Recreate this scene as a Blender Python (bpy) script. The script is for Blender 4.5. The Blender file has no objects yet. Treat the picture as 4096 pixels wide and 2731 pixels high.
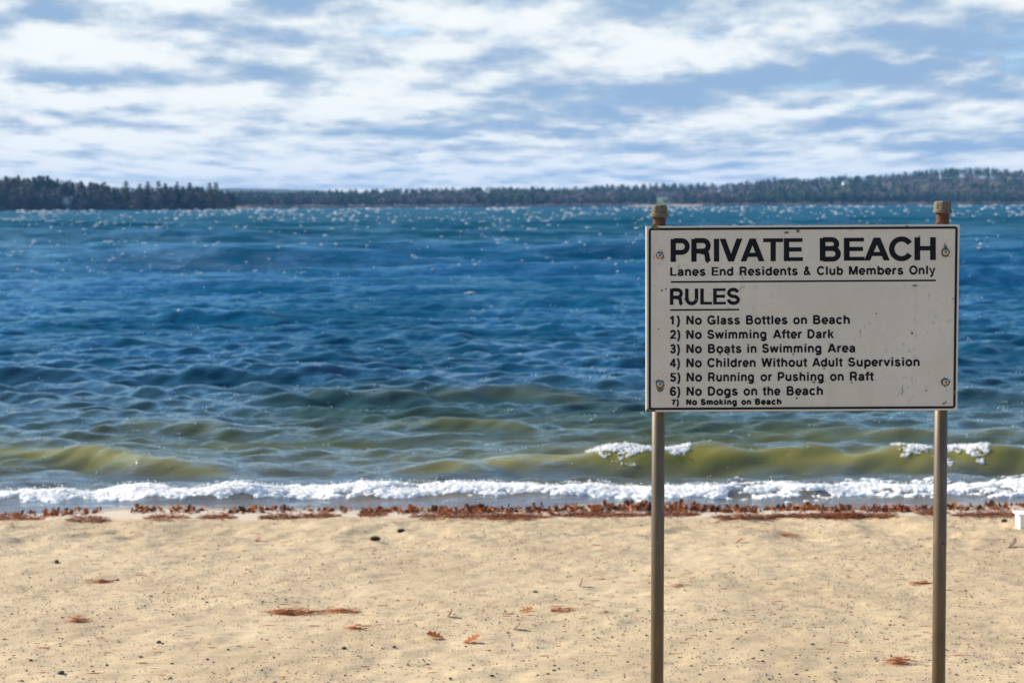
import bpy, math, random
import numpy as np
from mathutils import Vector, Matrix, Euler

scene = bpy.context.scene
COL = scene.collection
R = math.radians
random.seed(7)
rng = np.random.default_rng(11)

# ------------------------------------------------------------------ camera
EYE = 1.62            # above the sand at the sign
WATER_Z = -0.72
PITCH, ROLL = R(5.49), R(-0.27)
cam_rot = Euler((R(90) - PITCH, 0, 0)).to_matrix() @ Matrix.Rotation(ROLL, 3, 'Z')
cam = bpy.data.cameras.new('camera')
cam.lens, cam.sensor_width = 50, 36
cam.clip_start, cam.clip_end = 0.05, 20000
cam.dof.use_dof = True
cam.dof.focus_distance = 3.62
cam.dof.aperture_fstop = 6.3
cam_ob = bpy.data.objects.new('camera', cam)
COL.objects.link(cam_ob)
cam_ob.matrix_world = Matrix.Translation((0, 0, EYE)) @ cam_rot.to_4x4()
scene.camera = cam_ob
EYEV = Vector((0, 0, EYE))

# ------------------------------------------------------------------ light, exposure
SUN_AZ, SUN_EL = R(65), R(31)       # azimuth to the left of straight ahead
sun_dir = Vector((-math.sin(SUN_AZ) * math.cos(SUN_EL), math.cos(SUN_AZ) * math.cos(SUN_EL), math.sin(SUN_EL)))
sl = bpy.data.lights.new('sun', 'SUN')
sl.energy, sl.angle, sl.color = 5.0, R(0.5), (1.0, 0.91, 0.78)
so = bpy.data.objects.new('sun', sl)
COL.objects.link(so)
so.rotation_euler = (-sun_dir).to_track_quat('-Z', 'Y').to_euler()
so.location = (-30, 20, 30)
scene.view_settings.view_transform = 'Standard'
scene.view_settings.look = 'None'
scene.view_settings.gamma = 1.0
scene.view_settings.exposure = 0.72
scene.cycles.use_denoising = True
scene.cycles.max_bounces = 8
scene.cycles.volume_bounces = 0
scene.cycles.sample_clamp_indirect = 6


def ray(px, py):
    """direction of a photograph pixel (4096 wide)"""
    return (cam_rot @ Vector(((px - 2048) / 5689, -(py - 1365.5) / 5689, -1))).normalized()


def uv_dir(px, py):      # 2352-wide pixel -> slope coordinates of the sky
    d = ray(px * 4096 / 2352, py * 4096 / 2352)
    return d.x / d.y, d.z / d.y


# ------------------------------------------------------------------ node helpers
class NT:
    def __init__(self, tree):
        self.t = tree
        tree.nodes.clear()

    def n(self, kind, props=None, **ins):
        nd = self.t.nodes.new('ShaderNode' + kind)
        for k, v in (props or {}).items():
            setattr(nd, k, v)
        for k, v in ins.items():
            self.set(nd, k, v)
        return nd

    def set(self, nd, k, v):
        if k.startswith('i') and k[1:].isdigit():
            sock = nd.inputs[int(k[1:])]
        else:
            sock = nd.inputs[k.replace('_', ' ')]
        if hasattr(v, 'is_output') or isinstance(v, bpy.types.NodeSocket):
            self.t.links.new(v, sock)
        else:
            sock.default_value = v

    def m(self, op, a, b=0.0, c=0.0, clamp=False):
        return self.n('Math', dict(operation=op, use_clamp=clamp), i0=a, i1=b, i2=c).outputs[0]

    def mix(self, f, a, b):
        nd = self.n('Mix', dict(data_type='RGBA'), i0=f)
        self.set(nd, 'i6', a)
        self.set(nd, 'i7', b)
        return nd.outputs[2]

    def noise(self, vec, scale, detail=4, rough=0.55, **kw):
        return self.n('TexNoise', kw, Vector=vec, Scale=scale, Detail=detail, Roughness=rough).outputs[0]

    def smooth(self, x, lo, hi):
        nd = self.n('MapRange', dict(interpolation_type='SMOOTHSTEP'), i0=x, i1=lo, i2=hi, i3=0.0, i4=1.0)
        return nd.outputs[0]

    def ramp(self, f, stops):
        nd = self.n('ValToRGB', None, i0=f)
        cr = nd.color_ramp
        while len(cr.elements) < len(stops):
            cr.elements.new(0.5)
        for e, (p, c) in zip(cr.elements, stops):
            e.position, e.color = p, (*c, 1)
        return nd.outputs[0]

    def mapv(self, vec, scale=(1, 1, 1), loc=(0, 0, 0)):
        return self.n('Mapping', None, Vector=vec, Scale=scale, Location=loc).outputs[0]


def material(name):
    m = bpy.data.materials.new(name)
    m.use_nodes = True
    nt = NT(m.node_tree)
    out = nt.n('OutputMaterial')
    return m, nt, out


def principled(nt, out, **kw):
    b = nt.n('BsdfPrincipled', None, **kw)
    nt.t.links.new(b.outputs[0], out.inputs[0])
    return b


def c4(r, g, b):
    return (r, g, b, 1)


# ------------------------------------------------------------------ world: blue sky and broken cloud
world = bpy.data.worlds.new('World')
scene.world = world
world.use_nodes = True
W = NT(world.node_tree)
wout = W.n('OutputWorld')
bg = W.n('Background', None, Strength=0.1)
W.t.links.new(bg.outputs[0], wout.inputs[0])
sky = W.n('TexSky', dict(sky_type='NISHITA', sun_disc=False, sun_elevation=SUN_EL, sun_rotation=-SUN_AZ,
                         air_density=1.1, dust_density=0.35, ozone_density=2.0))
gen = W.n('TexCoord').outputs['Generated']
sep = W.n('SeparateXYZ', None, i0=gen)
dx, dy, dz = sep.outputs
dyc = W.m('MAXIMUM', dy, 0.05)
su_ = W.m('DIVIDE', dx, dyc)
sv_ = W.m('DIVIDE', dz, dyc)
dzp = W.m('ADD', W.m('MAXIMUM', dz, 0.0), 0.15)
pxc = W.m('DIVIDE', dx, dzp)
pyc = W.m('DIVIDE', dy, dzp)
P = W.n('CombineXYZ', None, i0=pxc, i1=pyc, i2=0.0).outputs[0]
svc = W.m('ADD', W.m('MAXIMUM', sv_, 0.0), 0.03)
Q = W.n('CombineXYZ', None, i0=W.m('MULTIPLY', su_, W.m('ADD', 8.0, W.m('DIVIDE', 0.30, svc))),
        i1=W.m('MULTIPLY', W.m('LOGARITHM', svc, 2.71828), 4.0), i2=0.0).outputs[0]
# warp for natural edges
wn = W.n('TexNoise', None, Vector=Q, Scale=1.3, Detail=5.0, Roughness=0.55)
wsep = W.n('SeparateXYZ', None, i0=wn.outputs[1])
wu = W.m('MULTIPLY', W.m('SUBTRACT', wsep.outputs[0], 0.5), 0.10)
wv = W.m('MULTIPLY', W.m('SUBTRACT', wsep.outputs[1], 0.5), 0.050)
su = W.m('ADD', su_, wu)
sv = W.m('ADD', sv_, wv)


def blob(px, py, hw, hh, amp):
    u0, v0 = uv_dir(px, py)
    a = W.m('DIVIDE', W.m('SUBTRACT', su, u0), hw / 3267)
    b = W.m('DIVIDE', W.m('SUBTRACT', sv, v0), hh / 3267)
    q = W.m('ADD', W.m('MULTIPLY', a, a), W.m('MULTIPLY', b, b))
    return W.m('MULTIPLY', W.m('EXPONENT', W.m('MULTIPLY', q, -1.0)), amp * 1.3)


# big cloud bases (grey-blue) and bright tops, as they hang over the lake
BLOBS = [(640, 35, 240, 38, -.55), (110, 55, 190, 26, -.42), (620, 180, 110, 36, -.40), (720, 215, 150, 16, -.28),
         (110, 175, 130, 36, -.35), (90, 213, 140, 10, -.45), (60, 288, 90, 15, -.40), (820, 298, 300, 17, -.36),
         (1080, 308, 260, 12, -.3), (1250, 222, 330, 34, -.42), (1600, 200, 270, 36, -.42), (1250, 265, 210, 16, -.34),
         (1270, 318, 90, 9, -.4), (950, 358, 70, 8, -.35), (2230, 70, 230, 60, -.52), (1330, 12, 260, 22, -.4),
         (2240, 190, 260, 30, -.42), (1720, 65, 130, 20, -.22), (1900, 175, 160, 30, -.3), (1850, 235, 260, 16, -.2),
         (250, 100, 200, 26, .35), (350, 240, 240, 22, .42), (150, 330, 260, 18, .35), (520, 130, 170, 26, .3),
         (900, 170, 200, 34, .35), (1180, 110, 220, 40, .34), (1550, 120, 160, 26, .32), (1700, 90, 90, 22, .2),
         (400, 395, 330, 20, .12), (1000, 400, 380, 16, .08), (1700, 395, 400, 14, .05), (980, 250, 160, 14, .3),
         (1480, 285, 120, 10, .3), (1830, 262, 120, 14, .3), (2180, 150, 150, 8, .25), (2330, 150, 120, 10, .2)]
acc = None
for bb in BLOBS:
    v = blob(*bb)
    acc = v if acc is None else W.m('ADD', acc, v)
nA = W.noise(Q, 0.9, 7, 0.56)
nB = W.noise(W.mapv(Q, (1, 1.2, 1), (7.3, 2.1, 0)), 2.4, 6, 0.6)
nsum = W.m('ADD', W.m('MULTIPLY', W.m('SUBTRACT', nA, 0.5), 2.1), W.m('MULTIPLY', W.m('SUBTRACT', nB, 0.5), 1.5))
nUp = W.noise(W.mapv(Q, (1, 1, 1), (0, 0.32, 0)), 0.9, 7, 0.56)
emb = W.m('MULTIPLY', W.m('SUBTRACT', nA, nUp), 2.6)       # sunlit tops, shaded bases
lit = W.m('ADD', W.m('ADD', W.m('ADD', nsum, emb), acc), W.m('MULTIPLY_ADD', su_, -0.42, 0.07))
litf = W.smooth(lit, -0.80, 0.62)
cloud = W.ramp(litf, [(0.0, (2.0, 2.95, 4.2)), (0.30, (3.0, 3.7, 4.55)), (0.64, (4.3, 4.85, 5.3)), (1.0, (5.9, 6.1, 6.05))])
low = W.m('SUBTRACT', 1.0, W.smooth(sv_, 0.0, 0.045))
cloud = W.mix(W.m('MULTIPLY', low, 0.10), cloud, c4(5.0, 5.5, 5.8))
# clear-sky openings: the cloud deck thins out overhead and behind the beach
open_n = W.noise(W.mapv(P, (1, 1, 1), (3.7, 9.2, 0)), 2.2, 5, 0.55)
up = W.m('MAXIMUM', W.smooth(dz, 0.15, 0.32), W.smooth(dy, 0.35, -0.1))
thr = W.m('ADD', open_n, W.m('MULTIPLY', up, 0.34))
gaps = W.m('ADD', blob(935, 62, 120, 14, .2), W.m('ADD', blob(2330, 75, 130, 60, .12), blob(2330, 185, 60, 16, .15)))
openf = W.m('MULTIPLY', W.smooth(W.m('ADD', thr, gaps), 0.60, 0.82), 0.85)
blue = W.n('Mix', dict(data_type='RGBA', blend_type='MULTIPLY'), i0=1.0)
W.set(blue, 'i6', sky.outputs[0])
W.set(blue, 'i7', c4(0.74, 0.92, 1.12))
col = W.mix(openf, cloud, blue.outputs[2])
W.t.links.new(col, bg.inputs[0])


# ------------------------------------------------------------------ mesh helpers
def mesh_np(name, verts, faces, mats=None, smooth=True, parent=None, fmat=None, cols=None):
    """verts (n,3) float array; faces: (m,k) int array or list of int arrays of any size"""
    me = bpy.data.meshes.new(name)
    verts = np.asarray(verts, np.float32)
    if isinstance(faces, np.ndarray):
        nf, k = faces.shape
        me.vertices.add(len(verts))
        me.loops.add(nf * k)
        me.polygons.add(nf)
        me.vertices.foreach_set('co', verts.ravel())
        me.loops.foreach_set('vertex_index', faces.astype(np.int32).ravel())
        me.polygons.foreach_set('loop_start', np.arange(0, nf * k, k, dtype=np.int32))
    else:
        me.from_pydata([tuple(map(float, v)) for v in verts], [], [tuple(f) for f in faces])
    for m in (mats if isinstance(mats, (list, tuple)) else [mats] if mats else []):
        me.materials.append(m)
    if fmat is not None:
        me.polygons.foreach_set('material_index', np.asarray(fmat, np.int32))
    me.polygons.foreach_set('use_smooth', np.full(len(me.polygons), bool(smooth)))
    if cols is not None:
        at = me.attributes.new('tint', 'FLOAT_COLOR', 'POINT')
        at.data.foreach_set('color', np.asarray(cols, np.float32).ravel())
    me.update()
    me.validate()
    o = bpy.data.objects.new(name, me)
    COL.objects.link(o)
    if parent is not None:
        o.parent = parent
    return o


def tag(o, label=None, cat=None, group=None, kind=None):
    if label:
        o['label'] = label
    if cat:
        o['category'] = cat
    if group:
        o['group'] = group
    if kind:
        o['kind'] = kind
    return o


def empty(name, loc, label, cat, group=None, rz=0.0):
    o = bpy.data.objects.new(name, None)
    o.empty_display_size = 0.1
    COL.objects.link(o)
    o.location = loc
    o.rotation_euler = (0, 0, rz)
    return tag(o, label, cat, group)


class MB:
    """collects shapes into one mesh"""

    def __init__(self):
        self.v, self.f, self.mi, self.c = [], [], [], []

    def add(self, verts, faces, mi=0, col=None):
        b = len(self.v)
        self.v.extend([tuple(v) for v in verts])
        self.f.extend([tuple(i + b for i in f) for f in faces])
        self.mi.extend([mi] * len(faces))
        if col is not None:
            self.c.extend([(*col, 1)] * len(verts))

    def box(self, x0, x1, y0, y1, z0, z1, mi=0):
        v = [(x, y, z) for z in (z0, z1) for y in (y0, y1) for x in (x0, x1)]
        self.add(v, [(0, 2, 3, 1), (4, 5, 7, 6), (0, 1, 5, 4), (1, 3, 7, 5), (3, 2, 6, 7), (2, 0, 4, 6)], mi)

    def tube(self, pts, rad, n=16, caps=True, mi=0):
        pts = [Vector(p) for p in pts]
        rad = rad if isinstance(rad, (list, tuple)) else [rad] * len(pts)
        rings = []
        up0 = None
        for i, p in enumerate(pts):
            t = (pts[min(i + 1, len(pts) - 1)] - pts[max(i - 1, 0)]).normalized()
            if up0 is None:
                up0 = t.orthogonal().normalized()
            a = (up0 - t * up0.dot(t)).normalized()
            up0 = a
            b = t.cross(a)
            rings.append([p + (a * math.cos(2 * math.pi * k / n) + b * math.sin(2 * math.pi * k / n)) * rad[i] for k in range(n)])
        v = [q for r_ in rings for q in r_]
        f = [(i * n + k, i * n + (k + 1) % n, (i + 1) * n + (k + 1) % n, (i + 1) * n + k)
             for i in range(len(pts) - 1) for k in range(n)]
        if caps:
            f.append(tuple(reversed(range(n))))
            f.append(tuple(range((len(pts) - 1) * n, len(pts) * n)))
        self.add(v, f, mi)

    def lathe(self, prof, n=32, rot=0.0, mi=0, base=(0, 0, 0)):
        v, f = [], []
        for r_, z in prof:
            for k in range(n):
                a = 2 * math.pi * (k + rot) / n
                v.append((base[0] + r_ * math.cos(a), base[1] + r_ * math.sin(a), base[2] + z))
        for i in range(len(prof) - 1):
            for k in range(n):
                f.append((i * n + k, i * n + (k + 1) % n, (i + 1) * n + (k + 1) % n, (i + 1) * n + k))
        f.append(tuple(reversed(range(n))))
        f.append(tuple(range((len(prof) - 1) * n, len(prof) * n)))
        self.add(v, f, mi)

    def build(self, name, mats, parent=None, smooth=True):
        return mesh_np(name, np.array(self.v), self.f, mats, smooth, parent, self.mi,
                       self.c if self.c else None)


def bevel(o, w, seg=2):
    md = o.modifiers.new('bevel', 'BEVEL')
    md.width, md.segments, md.limit_method, md.angle_limit = w, seg, 'ANGLE', R(35)
    return o


# ---- lattice noise in numpy
def _h(ix, iy, s):
    n = (ix * 374761393 + iy * 668265263 + s * 974634777) & 0xffffffff
    n = ((n ^ (n >> 13)) * 1274126177) & 0xffffffff
    return ((n ^ (n >> 16)) & 0xffff) / 65535.0


def vnoise(x, y, s=0):
    x = np.asarray(x, float)
    y = np.asarray(y, float)
    ix, iy = np.floor(x).astype(np.int64), np.floor(y).astype(np.int64)
    fx, fy = x - ix, y - iy
    fx = fx * fx * fx * (fx * (fx * 6 - 15) + 10)
    fy = fy * fy * fy * (fy * (fy * 6 - 15) + 10)
    a = _h(ix, iy, s) * (1 - fx) + _h(ix + 1, iy, s) * fx
    b = _h(ix, iy + 1, s) * (1 - fx) + _h(ix + 1, iy + 1, s) * fx
    return (a * (1 - fy) + b * fy) * 2 - 1


def fbm(x, y, s=0, o=4, g=0.5):
    t, a = 0, 1
    for k in range(o):
        t = t + a * vnoise(x * 2 ** k, y * 2 ** k, s + k * 17)
        a *= g
    return t


def sstep(x, a, b):
    t = np.clip((x - a) / (b - a), 0, 1)
    return t * t * (3 - 2 * t)


def grid_mesh(name, xs2, ys2, zs2, mat, cols=None):
    ny, nx = xs2.shape
    v = np.stack([xs2, ys2, zs2], -1).reshape(-1, 3)
    i = np.arange(ny * nx).reshape(ny, nx)
    f = np.stack([i[:-1, :-1], i[:-1, 1:], i[1:, 1:], i[1:, :-1]], -1).reshape(-1, 4)
    return mesh_np(name, v, f, mat, True, None, None, cols)


# ------------------------------------------------------------------ sand
SHORE = 10.9


def sand_z(x, y):
    x = np.asarray(x, float)
    y = np.asarray(y, float)
    s = (y - 3.6)
    z = np.where(s > 0, -0.0986 * s, -0.02 * s)
    deep = -0.72 - 0.095 * (y - SHORE)
    z = np.where(y > SHORE, np.maximum(deep, -5.0), z)
    near = np.exp(-((y - 6.0) / 14.0) ** 2)
    rough = 0.35 + 1.7 * np.exp(-((y - 9.3) / 0.7) ** 2)
    wet = 1 - sstep(y, 9.95, 10.25)
    z = z + near * (0.016 * fbm(x * 1.1, y * 1.1, 3, 3)
                    + (0.3 + 0.7 * wet) * rough * 0.013 * fbm(x * 3.2, y * 3.2, 5, 4)
                    + wet * 0.0060 * fbm(x * 11, y * 11, 9, 3))
    # little step where the last high water cut the sand
    edge = 10.12 + 0.05 * vnoise(x * 0.8, 0 * x, 21)
    z = z + 0.012 * (1 - sstep(y, edge - 0.03, edge + 0.05)) * near - 0.0
    return z


def sz(x, y):
    return float(sand_z(np.array([x]), np.array([y]))[0])


m_sand, nt, out = material('sand')
pos = nt.n('NewGeometry').outputs['Position']
big = nt.noise(pos, 1.3, 5, 0.6)
mid = nt.noise(nt.mapv(pos, (0.8, 1.3, 1), (4, 1, 0)), 8, 5, 0.65)
fine = nt.noise(pos, 160, 3, 0.7)
base = nt.ramp(big, [(0.3, (0.38, 0.282, 0.155)), (0.52, (0.46, 0.348, 0.198)), (0.72, (0.535, 0.412, 0.242))])
base = nt.mix(nt.m('MULTIPLY', nt.smooth(mid, 0.46, 0.70), 0.50), base, c4(0.235, 0.18, 0.115))  # dark mottling painted in for the shade among the sand's lumps
mid2 = nt.noise(nt.mapv(pos, (1, 1, 1), (1, 7, 0)), 27, 4, 0.65)
base = nt.mix(nt.m('MULTIPLY', nt.smooth(mid2, 0.52, 0.72), 0.45), base, c4(0.22, 0.17, 0.11))
base = nt.mix(nt.smooth(fine, 0.52, 0.70), base, c4(0.58, 0.45, 0.30))
vor = nt.n('TexVoronoi', dict(feature='F1'), Vector=pos, Scale=62.0)
vsel = nt.n('SeparateXYZ', None, i0=vor.outputs['Color'])
dens = nt.smooth(nt.noise(pos, 2.2, 4, 0.65), 0.36, 0.72)
pick = nt.m('LESS_THAN', vsel.outputs[0], nt.m('MULTIPLY_ADD', dens, 0.46, 0.08))
rad = nt.m('MULTIPLY_ADD', vsel.outputs[1], 0.22, 0.16)
spot = nt.m('MULTIPLY', pick, nt.m('LESS_THAN', vor.outputs['Distance'], rad))
spotc = nt.ramp(vsel.outputs[2], [(0.0, (0.035, 0.035, 0.03)), (0.45, (0.11, 0.09, 0.06)), (0.75, (0.16, 0.075, 0.035)), (1.0, (0.22, 0.19, 0.15))])
base = nt.mix(nt.m('MULTIPLY', spot, 0.85), base, spotc)
vor2 = nt.n('TexVoronoi', dict(feature='F1'), Vector=pos, Scale=190.0)
vs2 = nt.n('SeparateXYZ', None, i0=vor2.outputs['Color'])
pick2 = nt.m('LESS_THAN', vs2.outputs[0], nt.m('MULTIPLY_ADD', dens, 0.34, 0.14))
base = nt.mix(nt.m('MULTIPLY', nt.m('MULTIPLY', pick2, nt.m('LESS_THAN', vor2.outputs['Distance'], 0.42)), 0.65), base, c4(0.13, 0.105, 0.07))
# damp sand by the water
ysep = nt.n('SeparateXYZ', None, i0=pos).outputs[1]
wetn = nt.m('ADD', ysep, nt.m('MULTIPLY', nt.m('SUBTRACT', nt.noise(pos, 1.7, 3), 0.5), 0.25))
damp = nt.smooth(wetn, 10.08, 10.22)
base = nt.mix(nt.m('MULTIPLY', damp, 0.75), base, c4(0.50, 0.42, 0.33))
soak = nt.smooth(wetn, 10.62, 10.85)
base = nt.mix(nt.m('MULTIPLY', soak, 0.8), base, c4(0.20, 0.155, 0.115))
bmp = nt.n('Bump', None, Strength=0.55, Distance=0.004, Height=nt.m('ADD', fine, nt.m('MULTIPLY', spot, 0.6)))
rgh = nt.m('MULTIPLY_ADD', soak, -0.65, 0.92)
principled(nt, out, Base_Color=base, Roughness=rgh, Normal=bmp.outputs[0])

xs = np.concatenate([[-4400, -2500, -900, -250, -80, -30, -14, -8], np.arange(-5.2, 5.21, 0.022), [8, 14, 30, 80, 250, 900, 2500, 4400]])
ys = np.concatenate([[-390, -250, -160, -80, -50, -30, -12, -5, -2, 0, 1.5, 2.6], np.arange(3.2, 11.6, 0.022),
                     [12, 12.6, 13.5, 15, 18, 24, 35, 60, 120, 300, 900, 2500, 4200]])
X, Y = np.meshgrid(xs, ys)
tag(grid_mesh('sand', X, Y, sand_z(X, Y), m_sand), kind='structure')


# ------------------------------------------------------------------ water
def yh(px):        # true horizon row in the 2352-wide photograph
    return 470 + (1176 - px) * 0.00471


def on_water(px, py, z=0.0):
    """2352-wide pixel -> point on the lake (z above the still level)"""
    d = ray(px * 4096 / 2352, py * 4096 / 2352)
    t = (WATER_Z + z - EYE) / d.z
    return EYEV + d * t


def on_sand(px, py):
    d = ray(px * 4096 / 2352, py * 4096 / 2352)
    t = (EYE - 0.355) / (-d.z - 0.0986 * d.y)
    for _ in range(2):
        p = EYEV + d * t
        t -= (p.z - sz(p.x, p.y)) / (d.z + 0.0986 * d.y)
    return EYEV + d * t


# breaking waves near the beach: crest points in the photo, height, widths
CRESTS = [
    ([(780, 1060), (900, 1052), (1050, 1046), (1200, 1040), (1350, 1035), (1600, 1034), (1800, 1030), (2050, 1032), (2250, 1034), (2700, 1034)], .135, .24, .6),
    ([(-500, 1017), (-200, 1016), (0, 1020), (110, 1022), (220, 1032), (330, 1048), (470, 1056), (620, 1072)], .11, .22, .6),
    ([(160, 982), (260, 970), (380, 966), (480, 972), (580, 985)], .14, .40, .9),
    ([(1650, 990), (1850, 982), (2100, 984), (2352, 988), (2700, 988)], .12, .40, .9),
    ([(800, 975), (950, 966), (1100, 968), (1300, 985)], .10, .40, .9),
    ([(580, 902), (760, 896), (900, 900), (1060, 893), (1180, 892), (1320, 898), (1480, 912)], .20, .50, 1.2),
    ([(1500, 905), (1900, 898), (2200, 892), (2500, 894)], .15, .5, 1.2),
    ([(360, 862), (480, 850), (620, 846), (740, 850), (820, 862)], .18, .5, 1.2),
    ([(480, 828), (640, 818), (760, 818), (860, 828)], .16, .6, 1.4),
    ([(-300, 880), (0, 872), (180, 872), (330, 884)], .12, .6, 1.4),
    ([(1150, 824), (1300, 816), (1450, 820), (1560, 826)], .14, .6, 1.4),
    ([(300, 728), (420, 718), (540, 718), (680, 728)], .26, .9, 2.2),
    ([(680, 672), (860, 662), (1050, 656), (1250, 656), (1420, 664)], .22, 1.2, 2.6),
    ([(-200, 742), (0, 736), (200, 742)], .2, .9, 2.2),
    ([(840, 772), (980, 764), (1120, 768)], .18, .8, 1.8),
    ([(2180, 800), (2300, 790), (2500, 790)], .2, .8, 1.8),
    ([(100, 790), (250, 782), (400, 788)], .17, .8, 1.8),
    ([(900, 583), (1000, 576), (1150, 584)], .18, 1.8, 3.5),
    ([(-100, 600), (100, 594), (260, 600)], .16, 1.8, 3.5),
    ([(1150, 690), (1300, 684), (1460, 692)], .22, 1.1, 2.2),
]
WC = []
for i, (pts, amp, wf, wb) in enumerate(CRESTS):
    if i > 1:
        amp, wf, wb = amp * (0.5 if i < 6 else 0.62), wf * 0.55, wb * 0.6
    q = [on_water(a, b, amp * 0.85) for a, b in pts]
    WC.append((np.array([p.x for p in q]), np.array([p.y for p in q]), amp, wf, wb))

NK = 84
kk = []
for i in range(NK):
    lam = 0.22 * (4.2 / 0.22) ** ((i + rng.random()) / NK)
    th = rng.normal(0, 0.24 if lam > 0.7 else 0.5) + 0.06
    kk.append((2 * math.pi / lam, th, rng.random() * 6.283, lam))


kl = []
for i in range(26):
    lam = rng.uniform(3.5, 13.0)
    kl.append((2 * math.pi / lam, rng.normal(0, 0.16) + 0.05, rng.random() * 6.283, lam))


def water_h(x, y, cell):
    shal = sstep(y, SHORE + 0.1, 19)
    z = np.zeros_like(x)
    for k, th, ph, lam in kk:
        amp = 0.0098 * lam ** 0.9 * (1.0 if lam < 0.8 else (0.8 / lam) ** 1.15)
        amp = amp * (0.62 + 0.38 * shal if lam < 0.7 else 0.45 + 0.55 * shal if lam < 1.3 else 0.10 + 0.90 * shal)
        fade = np.clip((lam / (2.2 * cell)) - 0.5, 0, 1)
        arg = k * (-math.cos(th) * y + math.sin(th) * x) + ph
        s = 0.55 * np.sin(arg) + 0.6 * (0.64 - np.abs(np.cos(arg / 2 - math.pi / 4))) * -1.6
        z += amp * fade * s
    # longer waves, only out where the lake is deep
    for k, th, ph, lam in kl:
        fade = np.clip((lam / (2.2 * cell)) - 0.5, 0, 1) * sstep(y, 28, 60)
        arg = k * (-math.cos(th) * y + math.sin(th) * x) + ph
        z += 0.016 * lam ** 0.8 * fade * (0.5 * np.sin(arg) - 1.0 * (0.64 - np.abs(np.cos(arg / 2 - math.pi / 4))))
    # gusty patches: the chop is not even
    z *= 1.0 + 0.35 * vnoise(x / 9, y / 14, 77)
    for cx, cy, amp, wf, wb in WC:
        L = cx[-1] - cx[0]
        yc = np.interp(x, cx, cy)
        env = sstep(x, cx[0], cx[0] + 0.28 * L) * (1 - sstep(x, cx[-1] - 0.28 * L, cx[-1]))
        yc = yc + 0.05 * wf * vnoise(x * 1.3, x * 0, 5)
        u = y - yc
        f = np.where(u < 0, np.exp(-np.abs(u / wf) ** 2.2), np.exp(-(u / wb) ** 2))
        back = -0.22 * np.exp(-((u + 2.1 * wf) / (1.1 * wf)) ** 2)
        z += amp * env * (f + back) * (1 + 0.12 * vnoise(x * 1.7 / wf * 0.3, y * 0, 8))
    # the surf roller
    ys_ = 11.52 + 0.07 * vnoise(x * 0.7, x * 0, 31) + 0.04 * vnoise(x * 2.1, x * 0, 33)
    u = y - ys_
    z += 0.058 * (1 + 0.35 * vnoise(x * 1.1, x * 0, 35)) * np.where(u < 0, np.exp(-np.abs(u / 0.24) ** 3), np.exp(-(u / 0.40) ** 2))
    z = z * sstep(y, SHORE - 0.05, SHORE + 0.40)
    return z


rows = [SHORE - 0.35]
while rows[-1] < 2600:
    yy = rows[-1]
    rows.append(yy + max(0.018, yy * yy / (2.34 * 1422) * 0.30))
rows = np.array(rows)
t_in = np.linspace(-0.42, 0.42, 760)
t_out = np.linspace(0.45, 1.6, 40)
tt = np.concatenate([-t_out[::-1], t_in, t_out])
TX, YY = np.meshgrid(tt, rows)
XX = TX * (YY + 1.0)
cell = np.gradient(rows)[:, None] + 0 * XX
ZZ = WATER_Z + water_h(XX, YY, cell)
ZZ[YY < SHORE] = WATER_Z + (YY[YY < SHORE] - SHORE) * 0.02

m_water, nt, out = material('lake_water')
pos = nt.n('NewGeometry').outputs['Position']
ysep = nt.n('SeparateXYZ', None, i0=pos).outputs[1]
yn = nt.m('ADD', ysep, nt.m('MULTIPLY', nt.m('SUBTRACT', nt.noise(nt.mapv(pos, (0.35, 0.8, 1)), 1.0, 4), 0.5), 1.3))
lg = nt.m('LOGARITHM', nt.m('MAXIMUM', nt.m('SUBTRACT', yn, 10.0), 0.2), 10.0)   # 0 = 1 m out, 1 = 10 m, 2 = 100 m
f = nt.m('MULTIPLY_ADD', lg, 0.36, 0.28)
body = nt.ramp(f, [(0.265, (0.17, 0.15, 0.135)), (0.33, (0.13, 0.12, 0.095)), (0.385, (0.075, 0.078, 0.058)),
                   (0.44, (0.085, 0.090, 0.042)), (0.50, (0.060, 0.073, 0.034)), (0.56, (0.026, 0.055, 0.048)), (0.64, (0.004, 0.046, 0.085)),
                   (0.85, (0.001, 0.062, 0.135)), (1.0, (0.002, 0.048, 0.082))])
crest_glow = nt.n('Attribute', dict(attribute_name='tint')).outputs[0]
body = nt.mix(nt.n('SeparateXYZ', None, i0=crest_glow).outputs[0], body, c4(0.25, 0.218, 0.040))
h1 = nt.noise(nt.mapv(pos, (0.7, 1.5, 1.0)), 3.2, 6, 0.66)
h3 = nt.noise(nt.mapv(pos, (0.6, 1.5, 1.0), (9, 4, 0)), 10.0, 4, 0.6)
h2 = nt.noise(nt.mapv(pos, (0.45, 1.3, 1.0), (3, 3, 0)), 0.8, 4, 0.5)
far = nt.smooth(ysep, 15.0, 80.0)
dist = nt.m('MULTIPLY_ADD', far, 0.20, 0.045)
hh = nt.m('ADD', nt.m('MULTIPLY_ADD', h3, 0.22, nt.m('MULTIPLY', h1, nt.m('MULTIPLY_ADD', far, -0.6, 1.0))), nt.m('MULTIPLY', nt.m('MULTIPLY', h2, far), 2.2))
bmp = nt.n('Bump', None, Strength=1.0, Distance=dist, Height=hh)
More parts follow.
